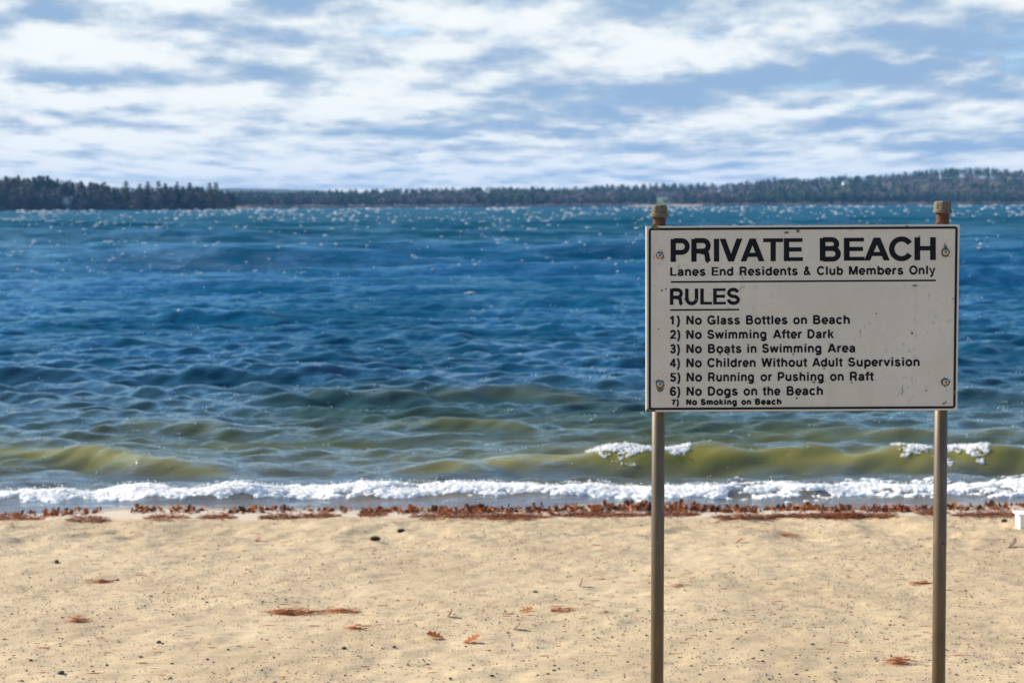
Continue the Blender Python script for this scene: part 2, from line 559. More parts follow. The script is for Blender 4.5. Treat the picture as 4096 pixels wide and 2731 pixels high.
# a wind-roughened lake: body colour under a sky reflection; farther off the crests hide the mirror-like troughs
gust = nt.noise(nt.mapv(pos, (0.26, 0.34, 1.0)), 1.0, 7, 0.66)
gust2 = nt.noise(nt.mapv(pos, (0.07, 0.045, 1.0), (5, 2, 0)), 1.0, 7, 0.68)
gust0 = nt.noise(nt.mapv(pos, (0.38, 1.5, 1.0), (2, 8, 0)), 1.0, 6, 0.65)
gm = nt.m('ADD', nt.m('MULTIPLY', gust0, 0.30), nt.m('MULTIPLY_ADD', gust, 0.42, nt.m('MULTIPLY', gust2, 0.28)))
calm = nt.m('MULTIPLY_ADD', nt.smooth(gm, 0.445, 0.555), nt.m('MULTIPLY_ADD', far, 0.45, 1.05), 0.36)
kk1 = nt.m('MULTIPLY_ADD', nt.smooth(ysep, 13.0, 24.0), -0.08, 1.05)
kk2 = nt.m('MULTIPLY_ADD', nt.smooth(ysep, 45.0, 170.0), -0.62, 0.0)
fres = nt.n('Fresnel', None, IOR=1.333, Normal=bmp.outputs[0]).outputs[0]
fac = nt.m('MULTIPLY', nt.m('MULTIPLY', fres, nt.m('ADD', kk1, kk2)), calm, clamp=True)
fd = nt.n('BsdfDiffuse', None, Color=body)
fg = nt.n('BsdfGlossy', None, Color=nt.mix(nt.smooth(ysep, 14.0, 28.0), c4(0.68, 0.88, 1.0), c4(0.46, 0.80, 1.0)), Roughness=nt.m('MULTIPLY_ADD', far, 0.16, 0.04), Normal=bmp.outputs[0])
fm = nt.n('MixShader', None, i0=fac)
nt.t.links.new(fd.outputs[0], fm.inputs[1])
nt.t.links.new(fg.outputs[0], fm.inputs[2])
nt.t.links.new(fm.outputs[0], out.inputs[0])
crest_glow = np.zeros_like(XX)          # backlit glow of the wave fronts, painted in as a yellow-green tint
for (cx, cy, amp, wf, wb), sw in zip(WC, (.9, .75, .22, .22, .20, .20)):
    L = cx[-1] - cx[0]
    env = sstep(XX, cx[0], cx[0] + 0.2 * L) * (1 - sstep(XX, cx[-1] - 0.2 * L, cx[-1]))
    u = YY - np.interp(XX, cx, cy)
    crest_glow = np.maximum(crest_glow, env * np.exp(-((u + 0.50 * wf) / (0.62 * wf)) ** 2) * sw)
crest_glow *= 0.85 + 0.2 * fbm(XX * 1.3, YY * 2.5, 88, 3)
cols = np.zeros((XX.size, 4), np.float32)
cols[:, 0] = np.clip(crest_glow, 0, 1).ravel()
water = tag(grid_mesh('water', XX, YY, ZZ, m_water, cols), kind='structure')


# ------------------------------------------------------------------ foam
def ico():
    p = (1 + 5 ** 0.5) / 2
    v = np.array([(-1, p, 0), (1, p, 0), (-1, -p, 0), (1, -p, 0), (0, -1, p), (0, 1, p), (0, -1, -p), (0, 1, -p),
                  (p, 0, -1), (p, 0, 1), (-p, 0, -1), (-p, 0, 1)], float)
    v /= np.linalg.norm(v[0])
    f = np.array([(0, 11, 5), (0, 5, 1), (0, 1, 7), (0, 7, 10), (0, 10, 11), (1, 5, 9), (5, 11, 4), (11, 10, 2), (10, 7, 6), (7, 1, 8),
                  (3, 9, 4), (3, 4, 2), (3, 2, 6), (3, 6, 8), (3, 8, 9), (4, 9, 5), (2, 4, 11), (6, 2, 10), (8, 6, 7), (9, 8, 1)])
    return v, f


ICO_V, ICO_F = ico()


def blobs_mesh(name, c, r, mat, smooth=True, jitter=0.25):
    """many little pebbly blobs: c (n,3) centres, r (n,3) radii"""
    n = len(c)
    v = ICO_V[None] * (1 + jitter * (rng.random((n, 12, 1)) - 0.5)) * r[:, None, :] + c[:, None, :]
    f = ICO_F[None] + (np.arange(n) * 12)[:, None, None]
    return mesh_np(name, v.reshape(-1, 3), f.reshape(-1, 3), mat, smooth)


m_foam, nt, out = material('white_foam')
pos = nt.n('NewGeometry').outputs['Position']
d1 = nt.n('BsdfDiffuse', None, Color=c4(0.90, 0.89, 0.86))
d2 = nt.n('BsdfTranslucent', None, Color=c4(0.92, 0.90, 0.86))
ms = nt.n('MixShader', None, i0=0.15)
nt.t.links.new(d1.outputs[0], ms.inputs[1])
nt.t.links.new(d2.outputs[0], ms.inputs[2])
nt.t.links.new(ms.outputs[0], out.inputs[0])


def hz(x, y):
    return WATER_Z + water_h(np.asarray(x, float), np.asarray(y, float), np.full(np.shape(x), 0.02))


# surf along the beach: a lumpy sheet of foam, with bubbles strewn over it
def foam_sheet(x0, x1, v0, v1, dxy, yfun, mask, lift):
    """heightfield patches: yfun(x, v) gives the row position, mask(x, v) > 0 keeps a face"""
    gx = np.arange(x0, x1, dxy)
    gv = np.arange(v0, v1 + 1e-6, dxy)
    X, V = np.meshgrid(gx, gv)
    X = X + rng.normal(0, dxy * 0.2, X.shape)
    Yw = yfun(X, V) + rng.normal(0, dxy * 0.2, X.shape)
    m = mask(X, V)
    lump = 0.5 + 0.45 * fbm(X * 8, Yw * 11, 51, 3, 0.5)
    Z = hz(X, Yw) - 0.006 + sstep(m, -0.1, 0.5) * lift * (0.8 + 0.55 * lump) + 0.004 * vnoise(X * 40, Yw * 40, 52)
    nn = np.arange(X.size).reshape(X.shape)
    f = np.stack([nn[:-1, :-1], nn[:-1, 1:], nn[1:, 1:], nn[1:, :-1]], -1).reshape(-1, 4)
    mm = (m[:-1, :-1] + m[1:, 1:]).reshape(-1) / 2
    f = f[mm > 0]
    v = np.stack([X, Yw, Z], -1).reshape(-1, 3)
    used = np.unique(f)
    re = np.zeros(len(v), np.int64)
    re[used] = np.arange(len(used))
    return v[used], re[f]


def foam_mesh(name, sheet, c, r):
    """sheet quads split into triangles, plus bubbles, in one mesh"""
    v, f = sheet
    tri = np.concatenate([f[:, [0, 1, 2]], f[:, [0, 2, 3]]])
    n_ = len(c)
    bv = (ICO_V[None] * (1 + 0.3 * (rng.random((n_, 12, 1)) - 0.5)) * r[:, None, :] + c[:, None, :]).reshape(-1, 3)
    bf = (ICO_F[None] + (np.arange(n_) * 12)[:, None, None]).reshape(-1, 3) + len(v)
    return mesh_np(name, np.concatenate([v, bv]), np.concatenate([tri, bf]), m_foam, True)


def surf_mid(x):
    return 11.39 + 0.07 * vnoise(x * 0.7, x * 0, 31) + 0.05 * vnoise(x * 2.1, x * 0, 33)


def surf_w(x):
    return 0.185 + 0.035 * vnoise(x * 0.9, x * 0, 41) + 0.05 * sstep(x, 0.5, 4.0)


def surf_mask(x, v):
    y = surf_mid(x) + v
    w = surf_w(x)
    lower = np.where(v < 0, 0.045 * vnoise(x * 6, x * 0, 43) + 0.025 * vnoise(x * 17, x * 0, 44), 0.04 * vnoise(x * 3, x * 0, 45))
    ed = 1.0 - np.abs(v - lower) / w
    return ed + (0.42 + 0.30 * sstep(x, 0.5, 3.0)) * fbm(x * 6, y * 13, 50, 4, 0.6) - 0.16 - 0.10 * sstep(x, 0.5, 3.0)


sheet = foam_sheet(-6.2, 6.2, -0.48, 0.50, 0.0105, lambda x, v: surf_mid(x) + v, surf_mask, 0.020)
n = 6000
fx = rng.uniform(-6.2, 6.2, n)
fv = np.clip(rng.normal(0, 0.55, n), -1.25, 1.35) * surf_w(fx)
keep = surf_mask(fx, fv) > rng.uniform(-0.12, 0.5, n)
fx, fv = fx[keep], fv[keep]
fy = surf_mid(fx) + fv
r0 = rng.uniform(0.002, 0.006, len(fx))
c = np.stack([fx, fy, hz(fx, fy) + 0.035 * (0.5 + 0.45 * fbm(fx * 8, fy * 11, 51, 3, 0.5)) + 0.006 + 0.012 * rng.random(len(fx)) ** 3], -1)
tag(foam_mesh('surf_foam', sheet, c, np.stack([r0 * 1.3, r0, r0], -1)),
    'bubbling white surf rolling onto the beach behind the strip of brown leaves', 'foam', kind='stuff')


def crest_foam(px0, px1, spread, n, label, seed):
    cx, cy, amp, wf, wb = WC[0]
    xa, xb = on_water(px0, 1036, 0.15).x, on_water(px1, 1036, 0.15).x

    def yl(x):
        return np.interp(x, cx, cy) + 0.05 * wf * vnoise(x * 1.3, x * 0, 5)

    def mask(x, v):
        t = np.clip((x - xa) / (xb - xa), 0, 1)
        env = np.sin(np.pi * t) ** 0.55 * (1 - 0.35 * t)
        wv = spread * env + 1e-3
        q = np.minimum(np.minimum(1 - (-v) / wv, 1.0), 1.0 - v / 0.07)
        return np.where(env > 0.30, q + 0.95 * fbm(x * 6, v * 15, seed, 4, 0.6) - 0.22, -1.0)

    sh = foam_sheet(xa - 0.05, xb + 0.05, -spread * 1.25, 0.08, 0.009, lambda x, v: yl(x) + v, mask, 0.009)
    x = rng.uniform(xa, xb, n)
    v = rng.uniform(-spread * 1.2, 0.08, n)
    k = mask(x, v) > rng.uniform(-0.1, 0.6, n)
    x, v = x[k], v[k]
    y = yl(x) + v
    r_ = rng.uniform(0.002, 0.007, len(x))
    c_ = np.stack([x, y, hz(x, y) + 0.003 + 0.012 * rng.random(len(x)) ** 3], -1)
    tag(foam_mesh('wave_foam', sh, c_, np.stack([r_ * 1.3, r_, r_], -1)), label, 'foam', kind='stuff')


crest_foam(1338, 1616, 0.24, 4200, 'white foam breaking on the green wave behind the near sign post', 66)
crest_foam(2060, 2310, 0.24, 3800, 'white foam breaking on the green wave behind the far right post', 67)

# thin lacy foam drifting behind the surf, on the right
n = 5000
fx = rng.uniform(2.9, 6.0, n)
fy = 11.66 + rng.random(n) * 0.22
k = (vnoise(fx * 1.4, fy * 9, 71) + 0.5 * vnoise(fx * 5, fy * 20, 72)) > 0.55
fx, fy = fx[k], fy[k]
r0 = rng.uniform(0.004, 0.010, len(fx))
c = np.stack([fx, fy, hz(fx, fy) + 0.001], -1)
tag(blobs_mesh('drifting_foam', c, np.stack([r0 * 2.5, r0 * 0.8, r0 * 0.3], -1), m_foam),
    'thin lacy streaks of foam drifting behind the surf at the right', 'foam', kind='stuff')

# breaking crests out on the lake, and white blobs painted in for sun glints
cs, rs = [], []


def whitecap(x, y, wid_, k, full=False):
    """white blobs for a breaking crest and for sun glints, about wid_ metres wide"""
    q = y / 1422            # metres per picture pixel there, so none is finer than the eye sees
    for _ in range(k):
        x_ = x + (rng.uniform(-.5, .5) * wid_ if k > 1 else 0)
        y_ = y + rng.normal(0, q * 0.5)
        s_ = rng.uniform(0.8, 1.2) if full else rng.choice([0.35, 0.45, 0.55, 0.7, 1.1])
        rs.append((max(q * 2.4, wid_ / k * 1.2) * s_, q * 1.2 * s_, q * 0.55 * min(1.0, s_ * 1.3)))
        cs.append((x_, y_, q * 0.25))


for (px, py, wpx) in [(500, 541, 50), (760, 539, 34), (335, 562, 26), (1030, 578, 30), (585, 572, 24), (620, 571, 14), (660, 571, 14), (718, 571, 20),
                      (600, 600, 22), (1080, 664, 20), (405, 722, 20), (925, 536, 20), (1220, 535, 20), (1330, 571, 16), (700, 560, 12), (1150, 535, 14),
                      (400, 512, 26), (270, 522, 20), (120, 520, 30), (60, 552, 20), (180, 500, 40), (860, 520, 18), (1400, 548, 18), (1450, 556, 20),
                      (2240, 533, 20), (2260, 546, 14), (2300, 541, 16), (1000, 516, 22), (1100, 510, 26), (640, 515, 22), (780, 503, 24), (30, 505, 40), (250, 560, 18)]:
    p = on_water(px, py, 0.1)
    whitecap(p.x, p.y, wpx * p.y / 3267, 6, True)
for _ in range(11000):  # random white blobs standing in for sun glints on the far water
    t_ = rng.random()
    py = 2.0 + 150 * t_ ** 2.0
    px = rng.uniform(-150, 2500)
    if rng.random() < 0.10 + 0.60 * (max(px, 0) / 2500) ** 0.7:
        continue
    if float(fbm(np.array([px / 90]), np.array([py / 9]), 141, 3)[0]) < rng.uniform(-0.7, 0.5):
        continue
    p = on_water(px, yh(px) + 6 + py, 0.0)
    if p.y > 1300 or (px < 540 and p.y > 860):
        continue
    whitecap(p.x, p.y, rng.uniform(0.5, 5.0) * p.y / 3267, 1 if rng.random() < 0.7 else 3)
# white foam blobs painted in as sun sparkle on the ripples nearer in
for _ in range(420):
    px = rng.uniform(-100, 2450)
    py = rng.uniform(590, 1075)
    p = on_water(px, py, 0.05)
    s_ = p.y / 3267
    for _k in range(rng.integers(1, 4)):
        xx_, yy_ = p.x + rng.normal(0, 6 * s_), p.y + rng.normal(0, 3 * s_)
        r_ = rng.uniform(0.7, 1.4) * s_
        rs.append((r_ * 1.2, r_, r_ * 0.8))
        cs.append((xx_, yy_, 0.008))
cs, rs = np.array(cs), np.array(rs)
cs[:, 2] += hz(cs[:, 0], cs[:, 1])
tag(blobs_mesh('whitecaps_glints', cs, rs, m_foam),
    'scattered breaking crests and white specks painted as sun glints far out on the blue lake', 'whitecaps_glints', kind='stuff')


# ------------------------------------------------------------------ sign
SIGN_D = 3.60
m_paint, nt, out = material('weathered_white_paint')
obj = nt.n('TexCoord').outputs['Object']
n1 = nt.noise(obj, 5, 5, 0.6)
n2 = nt.noise(obj, 55, 4, 0.7)
n3 = nt.noise(nt.mapv(obj, (14, 1, 5)), 1.4, 4, 0.6)
pc = nt.ramp(n1, [(0.3, (0.52, 0.465, 0.385)), (0.7, (0.60, 0.545, 0.46))])
pc = nt.mix(nt.m('MULTIPLY', nt.smooth(n3, 0.52, 0.75), 0.25), pc, c4(0.40, 0.34, 0.26))
grime = nt.m('MULTIPLY', nt.smooth(n1, 0.46, 0.66), nt.smooth(n2, 0.56, 0.66))
pc = nt.mix(nt.m('MULTIPLY', grime, 0.55), pc, c4(0.22, 0.18, 0.13))
principled(nt, out, Base_Color=pc, Roughness=0.55)

m_ink, nt, out = material('faded_black_paint')
obj = nt.n('TexCoord').outputs['Object']
ic = nt.ramp(nt.noise(obj, 20, 4, 0.6), [(0.3, (0.003, 0.004, 0.008)), (0.75, (0.010, 0.010, 0.016))])
principled(nt, out, Base_Color=ic, Roughness=0.6, Specular_IOR_Level=0.15)

m_dirt, nt, out = material('dirt')
principled(nt, out, Base_Color=c4(0.10, 0.078, 0.05), Roughness=0.9)
m_moss, nt, out = material('lichen')
principled(nt, out, Base_Color=c4(0.11, 0.11, 0.06), Roughness=0.95)
m_chip_highlight, nt, out = material('bare_wood_highlight')
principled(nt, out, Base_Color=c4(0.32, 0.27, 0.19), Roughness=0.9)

TL, TR, BR, BL = (2584.5, 906), (3838, 897), (3830.7, 1641.4), (2585, 1646)
LEAN = R(2.2)
pl_n = Vector((0, -math.cos(LEAN), math.sin(LEAN)))     # face normal, leaning back a little
pl_p = Vector((0, SIGN_D, EYE - 0.3))


def on_plane(px, py, off=0.0):
    d = ray(px, py)
    t = ((pl_p + pl_n * off) - EYEV).dot(pl_n) / d.dot(pl_n)
    return EYEV + d * t


cTL, cTR, cBR, cBL = [on_plane(*q) for q in (TL, TR, BR, BL)]
sx = ((cTR - cTL) + (cBR - cBL)).normalized()
sy_ = ((cTL - cBL) + (cTR - cBR))
sy_ = (sy_ - sx * sy_.dot(sx)).normalized()
sn = sx.cross(sy_)
SW = ((cTR - cTL).length + (cBR - cBL).length) / 2
SH = ((cTL - cBL).length + (cTR - cBR).length) / 2
s_ctr = (cTL + cTR + cBR + cBL) / 4
sign_mat = Matrix((sx, sy_, sn)).transposed().to_4x4()
sign_mat.translation = s_ctr


def sl_(px, py):
    """photograph pixel -> sign-face coordinates in metres"""
    d = on_plane(px, py) - s_ctr
    return d.dot(sx), d.dot(sy_)


base_pt = (on_plane(3195, 2731) + Vector((0, 0, 0)))
sign = empty('beach_sign', (s_ctr.x, s_ctr.y, sz(s_ctr.x, s_ctr.y)),
             'white private beach rules sign with black lettering on two metal posts', 'sign')
inv_sign = Matrix.Translation(-Vector(sign.location))


def to_sign(o):
    """parts modelled in the sign-face frame"""
    o.matrix_local = inv_sign @ sign_mat
    return o


TH = 0.019
mb = MB()
mb.box(-SW / 2, SW / 2, -SH / 2, SH / 2, -TH, 0)
panel = to_sign(bevel(mb.build('panel', m_paint, sign, smooth=False), 0.0012, 2))


def sub(o):
    o.parent = panel
    return o


# border line: rounded ring
def ring(x0, x1, y0, y1, rad, t, z0, z1):
    def rr(x0, x1, y0, y1, r_):
        pts = []
        for cx, cy, a in ((x1 - r_, y1 - r_, 0), (x0 + r_, y1 - r_, 90), (x0 + r_, y0 + r_, 180), (x1 - r_, y0 + r_, 270)):
            for k in range(7):
                b = R(a + 15 * k)
                pts.append((cx + r_ * math.cos(b), cy + r_ * math.sin(b)))
        return pts
    o_ = rr(x0, x1, y0, y1, rad)
    i_ = rr(x0 + t, x1 - t, y0 + t, y1 - t, max(rad - t, 0.002))
    n_ = len(o_)
    v = [(x, y, z1) for x, y in o_] + [(x, y, z1) for x, y in i_] + [(x, y, z0) for x, y in o_] + [(x, y, z0) for x, y in i_]
    f = []
    for k in range(n_):
        j = (k + 1) % n_
        f += [(k, j, n_ + j, n_ + k), (2 * n_ + k, 2 * n_ + j, j, k), (n_ + k, n_ + j, 3 * n_ + j, 3 * n_ + k)]
    return v, f


bx0, by1 = sl_(2594.3, 912.5)
bx1, by0 = sl_(3821.6, 1632.8)
mb = MB()
PXM = SW / 1250.0
mb.add(*ring(bx0, bx1, by0, by1, 12 * PXM, 9 * PXM, 0.0002, 0.0008))
sub(mb.build('border_line', m_ink, None, smooth=False))

# --- bold grotesque lettering drawn with strokes (unit = cap height)
w_ = 0.16


def arc(cx, cy, rx, ry, a0, a1, n=12):
    return [(cx + rx * math.cos(R(a0 + (a1 - a0) * k / n)), cy + ry * math.sin(R(a0 + (a1 - a0) * k / n))) for k in range(n + 1)]


def rect(x0, x1, y0, y1):
    return ('p', [(x0, y0), (x1, y0), (x1, y1), (x0, y1)])


def poly(*p):
    return ('p', list(p))


def mir(p, ax):
    return ('p', [(2 * ax - x, y) for x, y in reversed(p[1])])


def st(pts, w=w_, closed=False):
    return ('s', pts, w, closed)


def ell(cx, cy, rx, ry, w=w_):
    return st(arc(cx, cy, rx, ry, 0, 360, 26)[:-1], w, True)


LS = 0.152
Wd = [poly((.02, 1), (.19, 1), (.43, 0), (.26, 0)), poly((.26, 0), (.43, 0), (.735, 1), (.575, 1))]
wd = [poly((.01, .74), (.165, .74), (.37, 0), (.22, 0)), poly((.22, 0), (.37, 0), (.61, .74), (.47, .74))]
Vd = poly((.0, 1), (.19, 1), (.555, 0), (.375, 0))
vd = poly((.01, .74), (.18, .74), (.46, 0), (.31, 0))
Ad = poly((.01, 0), (.19, 0), (.585, 1), (.40, 1))
Md = poly((.12, 1), (.29, 1), (.655, 0), (.505, 0))
G = {
    'A': (1.0, [Ad, mir(Ad, .5), rect(.2, .8, .215, .355)]),
    'B': (1.0, [rect(.1, .265, 0, 1), st([(.2, .927)] + arc(.55, .733, .20, .194, 90, -90) + [(.2, .539)], .147),
                st([(.2, .535)] + arc(.58, .304, .235, .231, 90, -90) + [(.2, .073)], .147)]),
    'C': (1.0, [st(arc(.52, .5, .40, .43, 33, 327, 24), .158)]),
    'D': (1.0, [rect(.1, .265, 0, 1), st([(.2, .925)] + arc(.44, .5, .40, .425, 90, -90, 18) + [(.2, .075)], .15)]),
    'E': (.93, [rect(.1, .265, 0, 1), rect(.2, .85, .857, 1), rect(.2, .81, .44, .58), rect(.2, .87, 0, .145)]),
    'G': (1.08, [st(arc(.53, .5, .41, .43, 36, 345, 24), .158), rect(.55, .99, .38, .515), rect(.865, .99, 0, .5)]),
    'H': (1.0, [rect(.1, .265, 0, 1), rect(.735, .90, 0, 1), rect(.2, .8, .445, .595)]),
    'I': (.387, [rect(.112, .277, 0, 1)]),
    'L': (.85, [rect(.1, .265, 0, 1), rect(.2, .81, 0, .15)]),
    'M': (1.16, [rect(.09, .24, 0, 1), rect(.92, 1.07, 0, 1), Md, mir(Md, .58)]),
    'N': (1.0, [rect(.1, .255, 0, 1), rect(.745, .9, 0, 1), poly((.1, 1), (.285, 1), (.9, 0), (.715, 0))]),
    'O': (1.08, [ell(.54, .5, .415, .43)]),
    'P': (.93, [rect(.1, .265, 0, 1), st([(.2, .925)] + arc(.55, .67, .25, .255, 90, -90) + [(.2, .415)], .15)]),
    'R': (1.0, [rect(.1, .265, 0, 1), st([(.2, .925)] + arc(.58, .695, .23, .23, 90, -90) + [(.2, .465)], .15),
                st([(.5, .44), (.66, .425), (.745, .35), (.765, .22), (.78, .09), (.85, 0)], .155)]),
    'S': (.93, [st(arc(.455, .715, .29, .212, 8, 250) + arc(.475, .285, .315, .212, 70, -188), .15)]),
    'T': (.85, [rect(.02, .83, .857, 1), rect(.343, .508, 0, .9)]),
    'U': (1.0, [st([(.182, 1), (.182, .38)] + arc(.5, .38, .318, .305, 180, 360, 16) + [(.818, 1)], .16)]),
    'V': (.93, [Vd, mir(Vd, .465)]),
    'W': (1.31, Wd + [mir(q, .655) for q in Wd]),
    'a': (.77, [rect(.535, .685, 0, .5), st(arc(.37, .475, .238, .192, 168, 0), .14),
                st([(.6, .41)] + arc(.34, .215, .225, .153, 90, 270) + [(.45, .085), (.6, .2)], .13)]),
    'b': (.85, [rect(.09, .243, 0, 1), ell(.455, .37, .285, .305, .15)]),
    'c': (.77, [st(arc(.41, .37, .29, .305, 38, 322, 18), .15)]),
    'd': (.85, [rect(.607, .76, 0, 1), ell(.395, .37, .285, .305, .15)]),
    'e': (.77, [st(arc(.39, .37, .285, .305, 0, 322, 20), .15), rect(.13, .74, .30, .42)]),
    'f': (.46, [st([(.24, 0), (.24, .8), (.275, .89), (.34, .925), (.45, .925)], .15), rect(.02, .43, .61, .735)]),
    'g': (.85, [ell(.395, .37, .285, .305, .15), st([(.685, .74), (.685, -.05)] + arc(.405, -.05, .28, .165, 0, -155), .15)]),
    'h': (.85, [rect(.09, .243, 0, 1), st([(.19, .44)] + arc(.43, .44, .25, .225, 165, 0) + [(.68, 0)], .15)]),
    'i': (.387, [rect(.115, .27, 0, .74), rect(.115, .27, .86, 1)]),
    'k': (.77, [rect(.09, .243, 0, 1), poly((.2, .28), (.35, .28), (.75, .74), (.55, .74)), poly((.33, .40), (.46, .52), (.78, 0), (.58, 0))]),
    'l': (.387, [rect(.115, .27, 0, 1)]),
    'm': (1.24, [rect(.09, .243, 0, .74), st([(.19, .46)] + arc(.40, .46, .22, .205, 165, 0) + [(.62, 0)], .148),
                 st([(.62, .42)] + arc(.84, .46, .22, .205, 170, 0) + [(1.06, 0)], .148)]),
    'n': (.85, [rect(.09, .243, 0, .74), st([(.19, .44)] + arc(.43, .44, .25, .225, 165, 0) + [(.68, 0)], .15)]),
    'o': (.85, [ell(.425, .37, .305, .305, .15)]),
    'p': (.85, [rect(.09, .243, -.29, .74), ell(.455, .37, .285, .305, .15)]),
    'r': (.54, [rect(.09, .243, 0, .74), st([(.17, .42), (.205, .56), (.28, .64), (.38, .665), (.51, .665)], .15)]),
    's': (.77, [st(arc(.38, .53, .222, .145, 12, 250) + arc(.385, .21, .245, .145, 70, -190), .135)]),
    't': (.46, [st([(.225, .94), (.225, .2), (.25, .11), (.32, .075), (.43, .075)], .15), rect(.02, .43, .61, .735)]),
    'u': (.85, [st([(.165, .74), (.165, .29)] + arc(.42, .29, .255, .22, 180, 345), .15), rect(.6, .753, 0, .74)]),
    'v': (.77, [vd, mir(vd, .385)]),
    'w': (1.08, wd + [mir(q, .54) for q in wd]),
    'y': (.77, [poly((.01, .74), (.18, .74), (.47, 0.0), (.33, -.02)), poly((.76, .74), (.595, .74), (.31, -.08), (.465, -.12)),
                st([(.40, -.04), (.36, -.16), (.28, -.21), (.13, -.215)], .14)]),
    '&': (1.0, [st([(.95, 0), (.36, .62), (.30, .75), (.35, .88), (.46, .925), (.58, .88), (.62, .76), (.56, .65), (.30, .47), (.17, .34), (.155, .2),
                    (.23, .1), (.38, .07), (.55, .12), (.70, .28), (.78, .47)], .14)]),
    '1': (.77, [rect(.34, .50, 0, 1), st([(.10, .74), (.26, .76), (.36, .83), (.42, .97)], .13)]),
    '2': (.77, [st(arc(.385, .69, .235, .24, 178, -30) + [(.38, .33), (.2, .14), (.15, .03)], .15), rect(.07, .70, 0, .145)]),
    '3': (.77, [st(arc(.37, .725, .22, .205, 168, -90), .145), st(arc(.37, .29, .255, .22, 90, -168), .148), rect(.27, .40, .45, .57)]),
    '4': (.77, [rect(.435, .585, 0, 1), rect(.03, .72, .215, .35), poly((.03, .35), (.21, .35), (.56, 1), (.44, 1))]),
    '5': (.77, [rect(.15, .67, .86, 1), poly((.15, .95), (.29, .95), (.255, .5), (.10, .5)), st(arc(.37, .315, .255, .245, 135, -168), .15)]),
    '6': (.77, [ell(.395, .30, .25, .23, .148), st([(.62, .74), (.57, .86), (.46, .925), (.32, .91), (.21, .8), (.15, .6), (.145, .32)], .148)]),
    '7': (.77, [rect(.06, .71, .857, 1), st([(.62, .9), (.46, .63), (.35, .32), (.32, 0)], .155)]),
    ')': (.46, [st([(.09, 1.02), (.21, .82), (.28, .55), (.28, .2), (.21, -.08), (.09, -.28)], .13)]),
}


def stroke_faces(pts, w, closed):
    n_ = len(pts)
    L, Rr = [], []
    for i in range(n_):
        p = Vector(pts[i])
        a = Vector(pts[(i - 1) % n_]) if (closed or i > 0) else None
        b = Vector(pts[(i + 1) % n_]) if (closed or i < n_ - 1) else None
        if a is None:
            d = (b - p).normalized()
            nrm, k = Vector((-d.y, d.x)), 1
        elif b is None:
            d = (p - a).normalized()
            nrm, k = Vector((-d.y, d.x)), 1
        else:
            d0, d1 = (p - a).normalized(), (b - p).normalized()
            n0, n1_ = Vector((-d0.y, d0.x)), Vector((-d1.y, d1.x))
            nrm = (n0 + n1_).normalized()
            k = 1 / max(nrm.dot(n0), 0.5)
        L.append(p + nrm * w / 2 * k)
        Rr.append(p - nrm * w / 2 * k)
    m = n_ if closed else n_ - 1
    return [(Rr[i], Rr[(i + 1) % n_], L[(i + 1) % n_], L[i]) for i in range(m)]


def word(mb, text, px0, px1, base0, capx, bold=0.0, track=0.05):
    """text fitted between two photograph columns on its baseline, capx = cap height in photo px"""
    items, x = [], 0.0
    xmin, xmax = 1e9, -1e9
    for ch in text:
        adv, shapes = G[ch]
        for s in shapes:
            quads = [[Vector(p) for p in s[1]]] if s[0] == 'p' else stroke_faces(s[1], s[2] + bold, s[3])
            if s[0] == 'p' and bold:
                q0 = quads[0]
                ys = [p.y for p in q0]
                bar = max(ys) - min(ys) < 0.2
                q1 = []
                for p in q0:
                    mate = [q for q in q0 if q is not p and abs(q.y - p.y) < 1e-6]
                    mx = mate[0].x if mate else p.x
                    q1.append(Vector((p.x + (0 if not mate else math.copysign(bold / 2, p.x - mx)),
                                      p.y + (math.copysign(bold / 3, p.y - sum(ys) / 4) if bar and 0.02 < p.y < 0.98 else 0))))
                quads = [q1]
            quads = [[(p[0] + x, p[1]) for p in q] for q in quads]
            for q in quads:
                xmin = min(xmin, min(p[0] for p in q))
                xmax = max(xmax, max(p[0] for p in q))
            items.append(quads)
        x += adv + track + bold
    for k, quads in enumerate(items):
        z = 0.0003 + 0.00006 * (k % 4)
        for q in quads:
            v = []
            for gx, gy in q:
                px = px0 + (gx - xmin) / (xmax - xmin) * (px1 - px0)
                lx, ly = sl_(px, base0(px) - gy * capx)
                v.append((lx, ly, z))
            # outward face must look along +z
            (ax, ay, _), (bx_, by_, _), (cx_, cy_, _) = v[0], v[1], v[2]
            if (bx_ - ax) * (cy_ - ay) - (by_ - ay) * (cx_ - ax) < 0:
                v.reverse()
            mb.add(v, [tuple(range(len(v)))])


def line(xa, ya, xb, yb):
    return lambda px: ya + (yb - ya) * (px - xa) / (xb - xa)


def text_part(words, base, cap, bold=0.0, track=0.05):
    mb = MB()
    for t, a, b in words:
        word(mb, t, a, b, base, cap, bold, track)
    return sub(mb.build('lettering', m_ink, None, smooth=False))


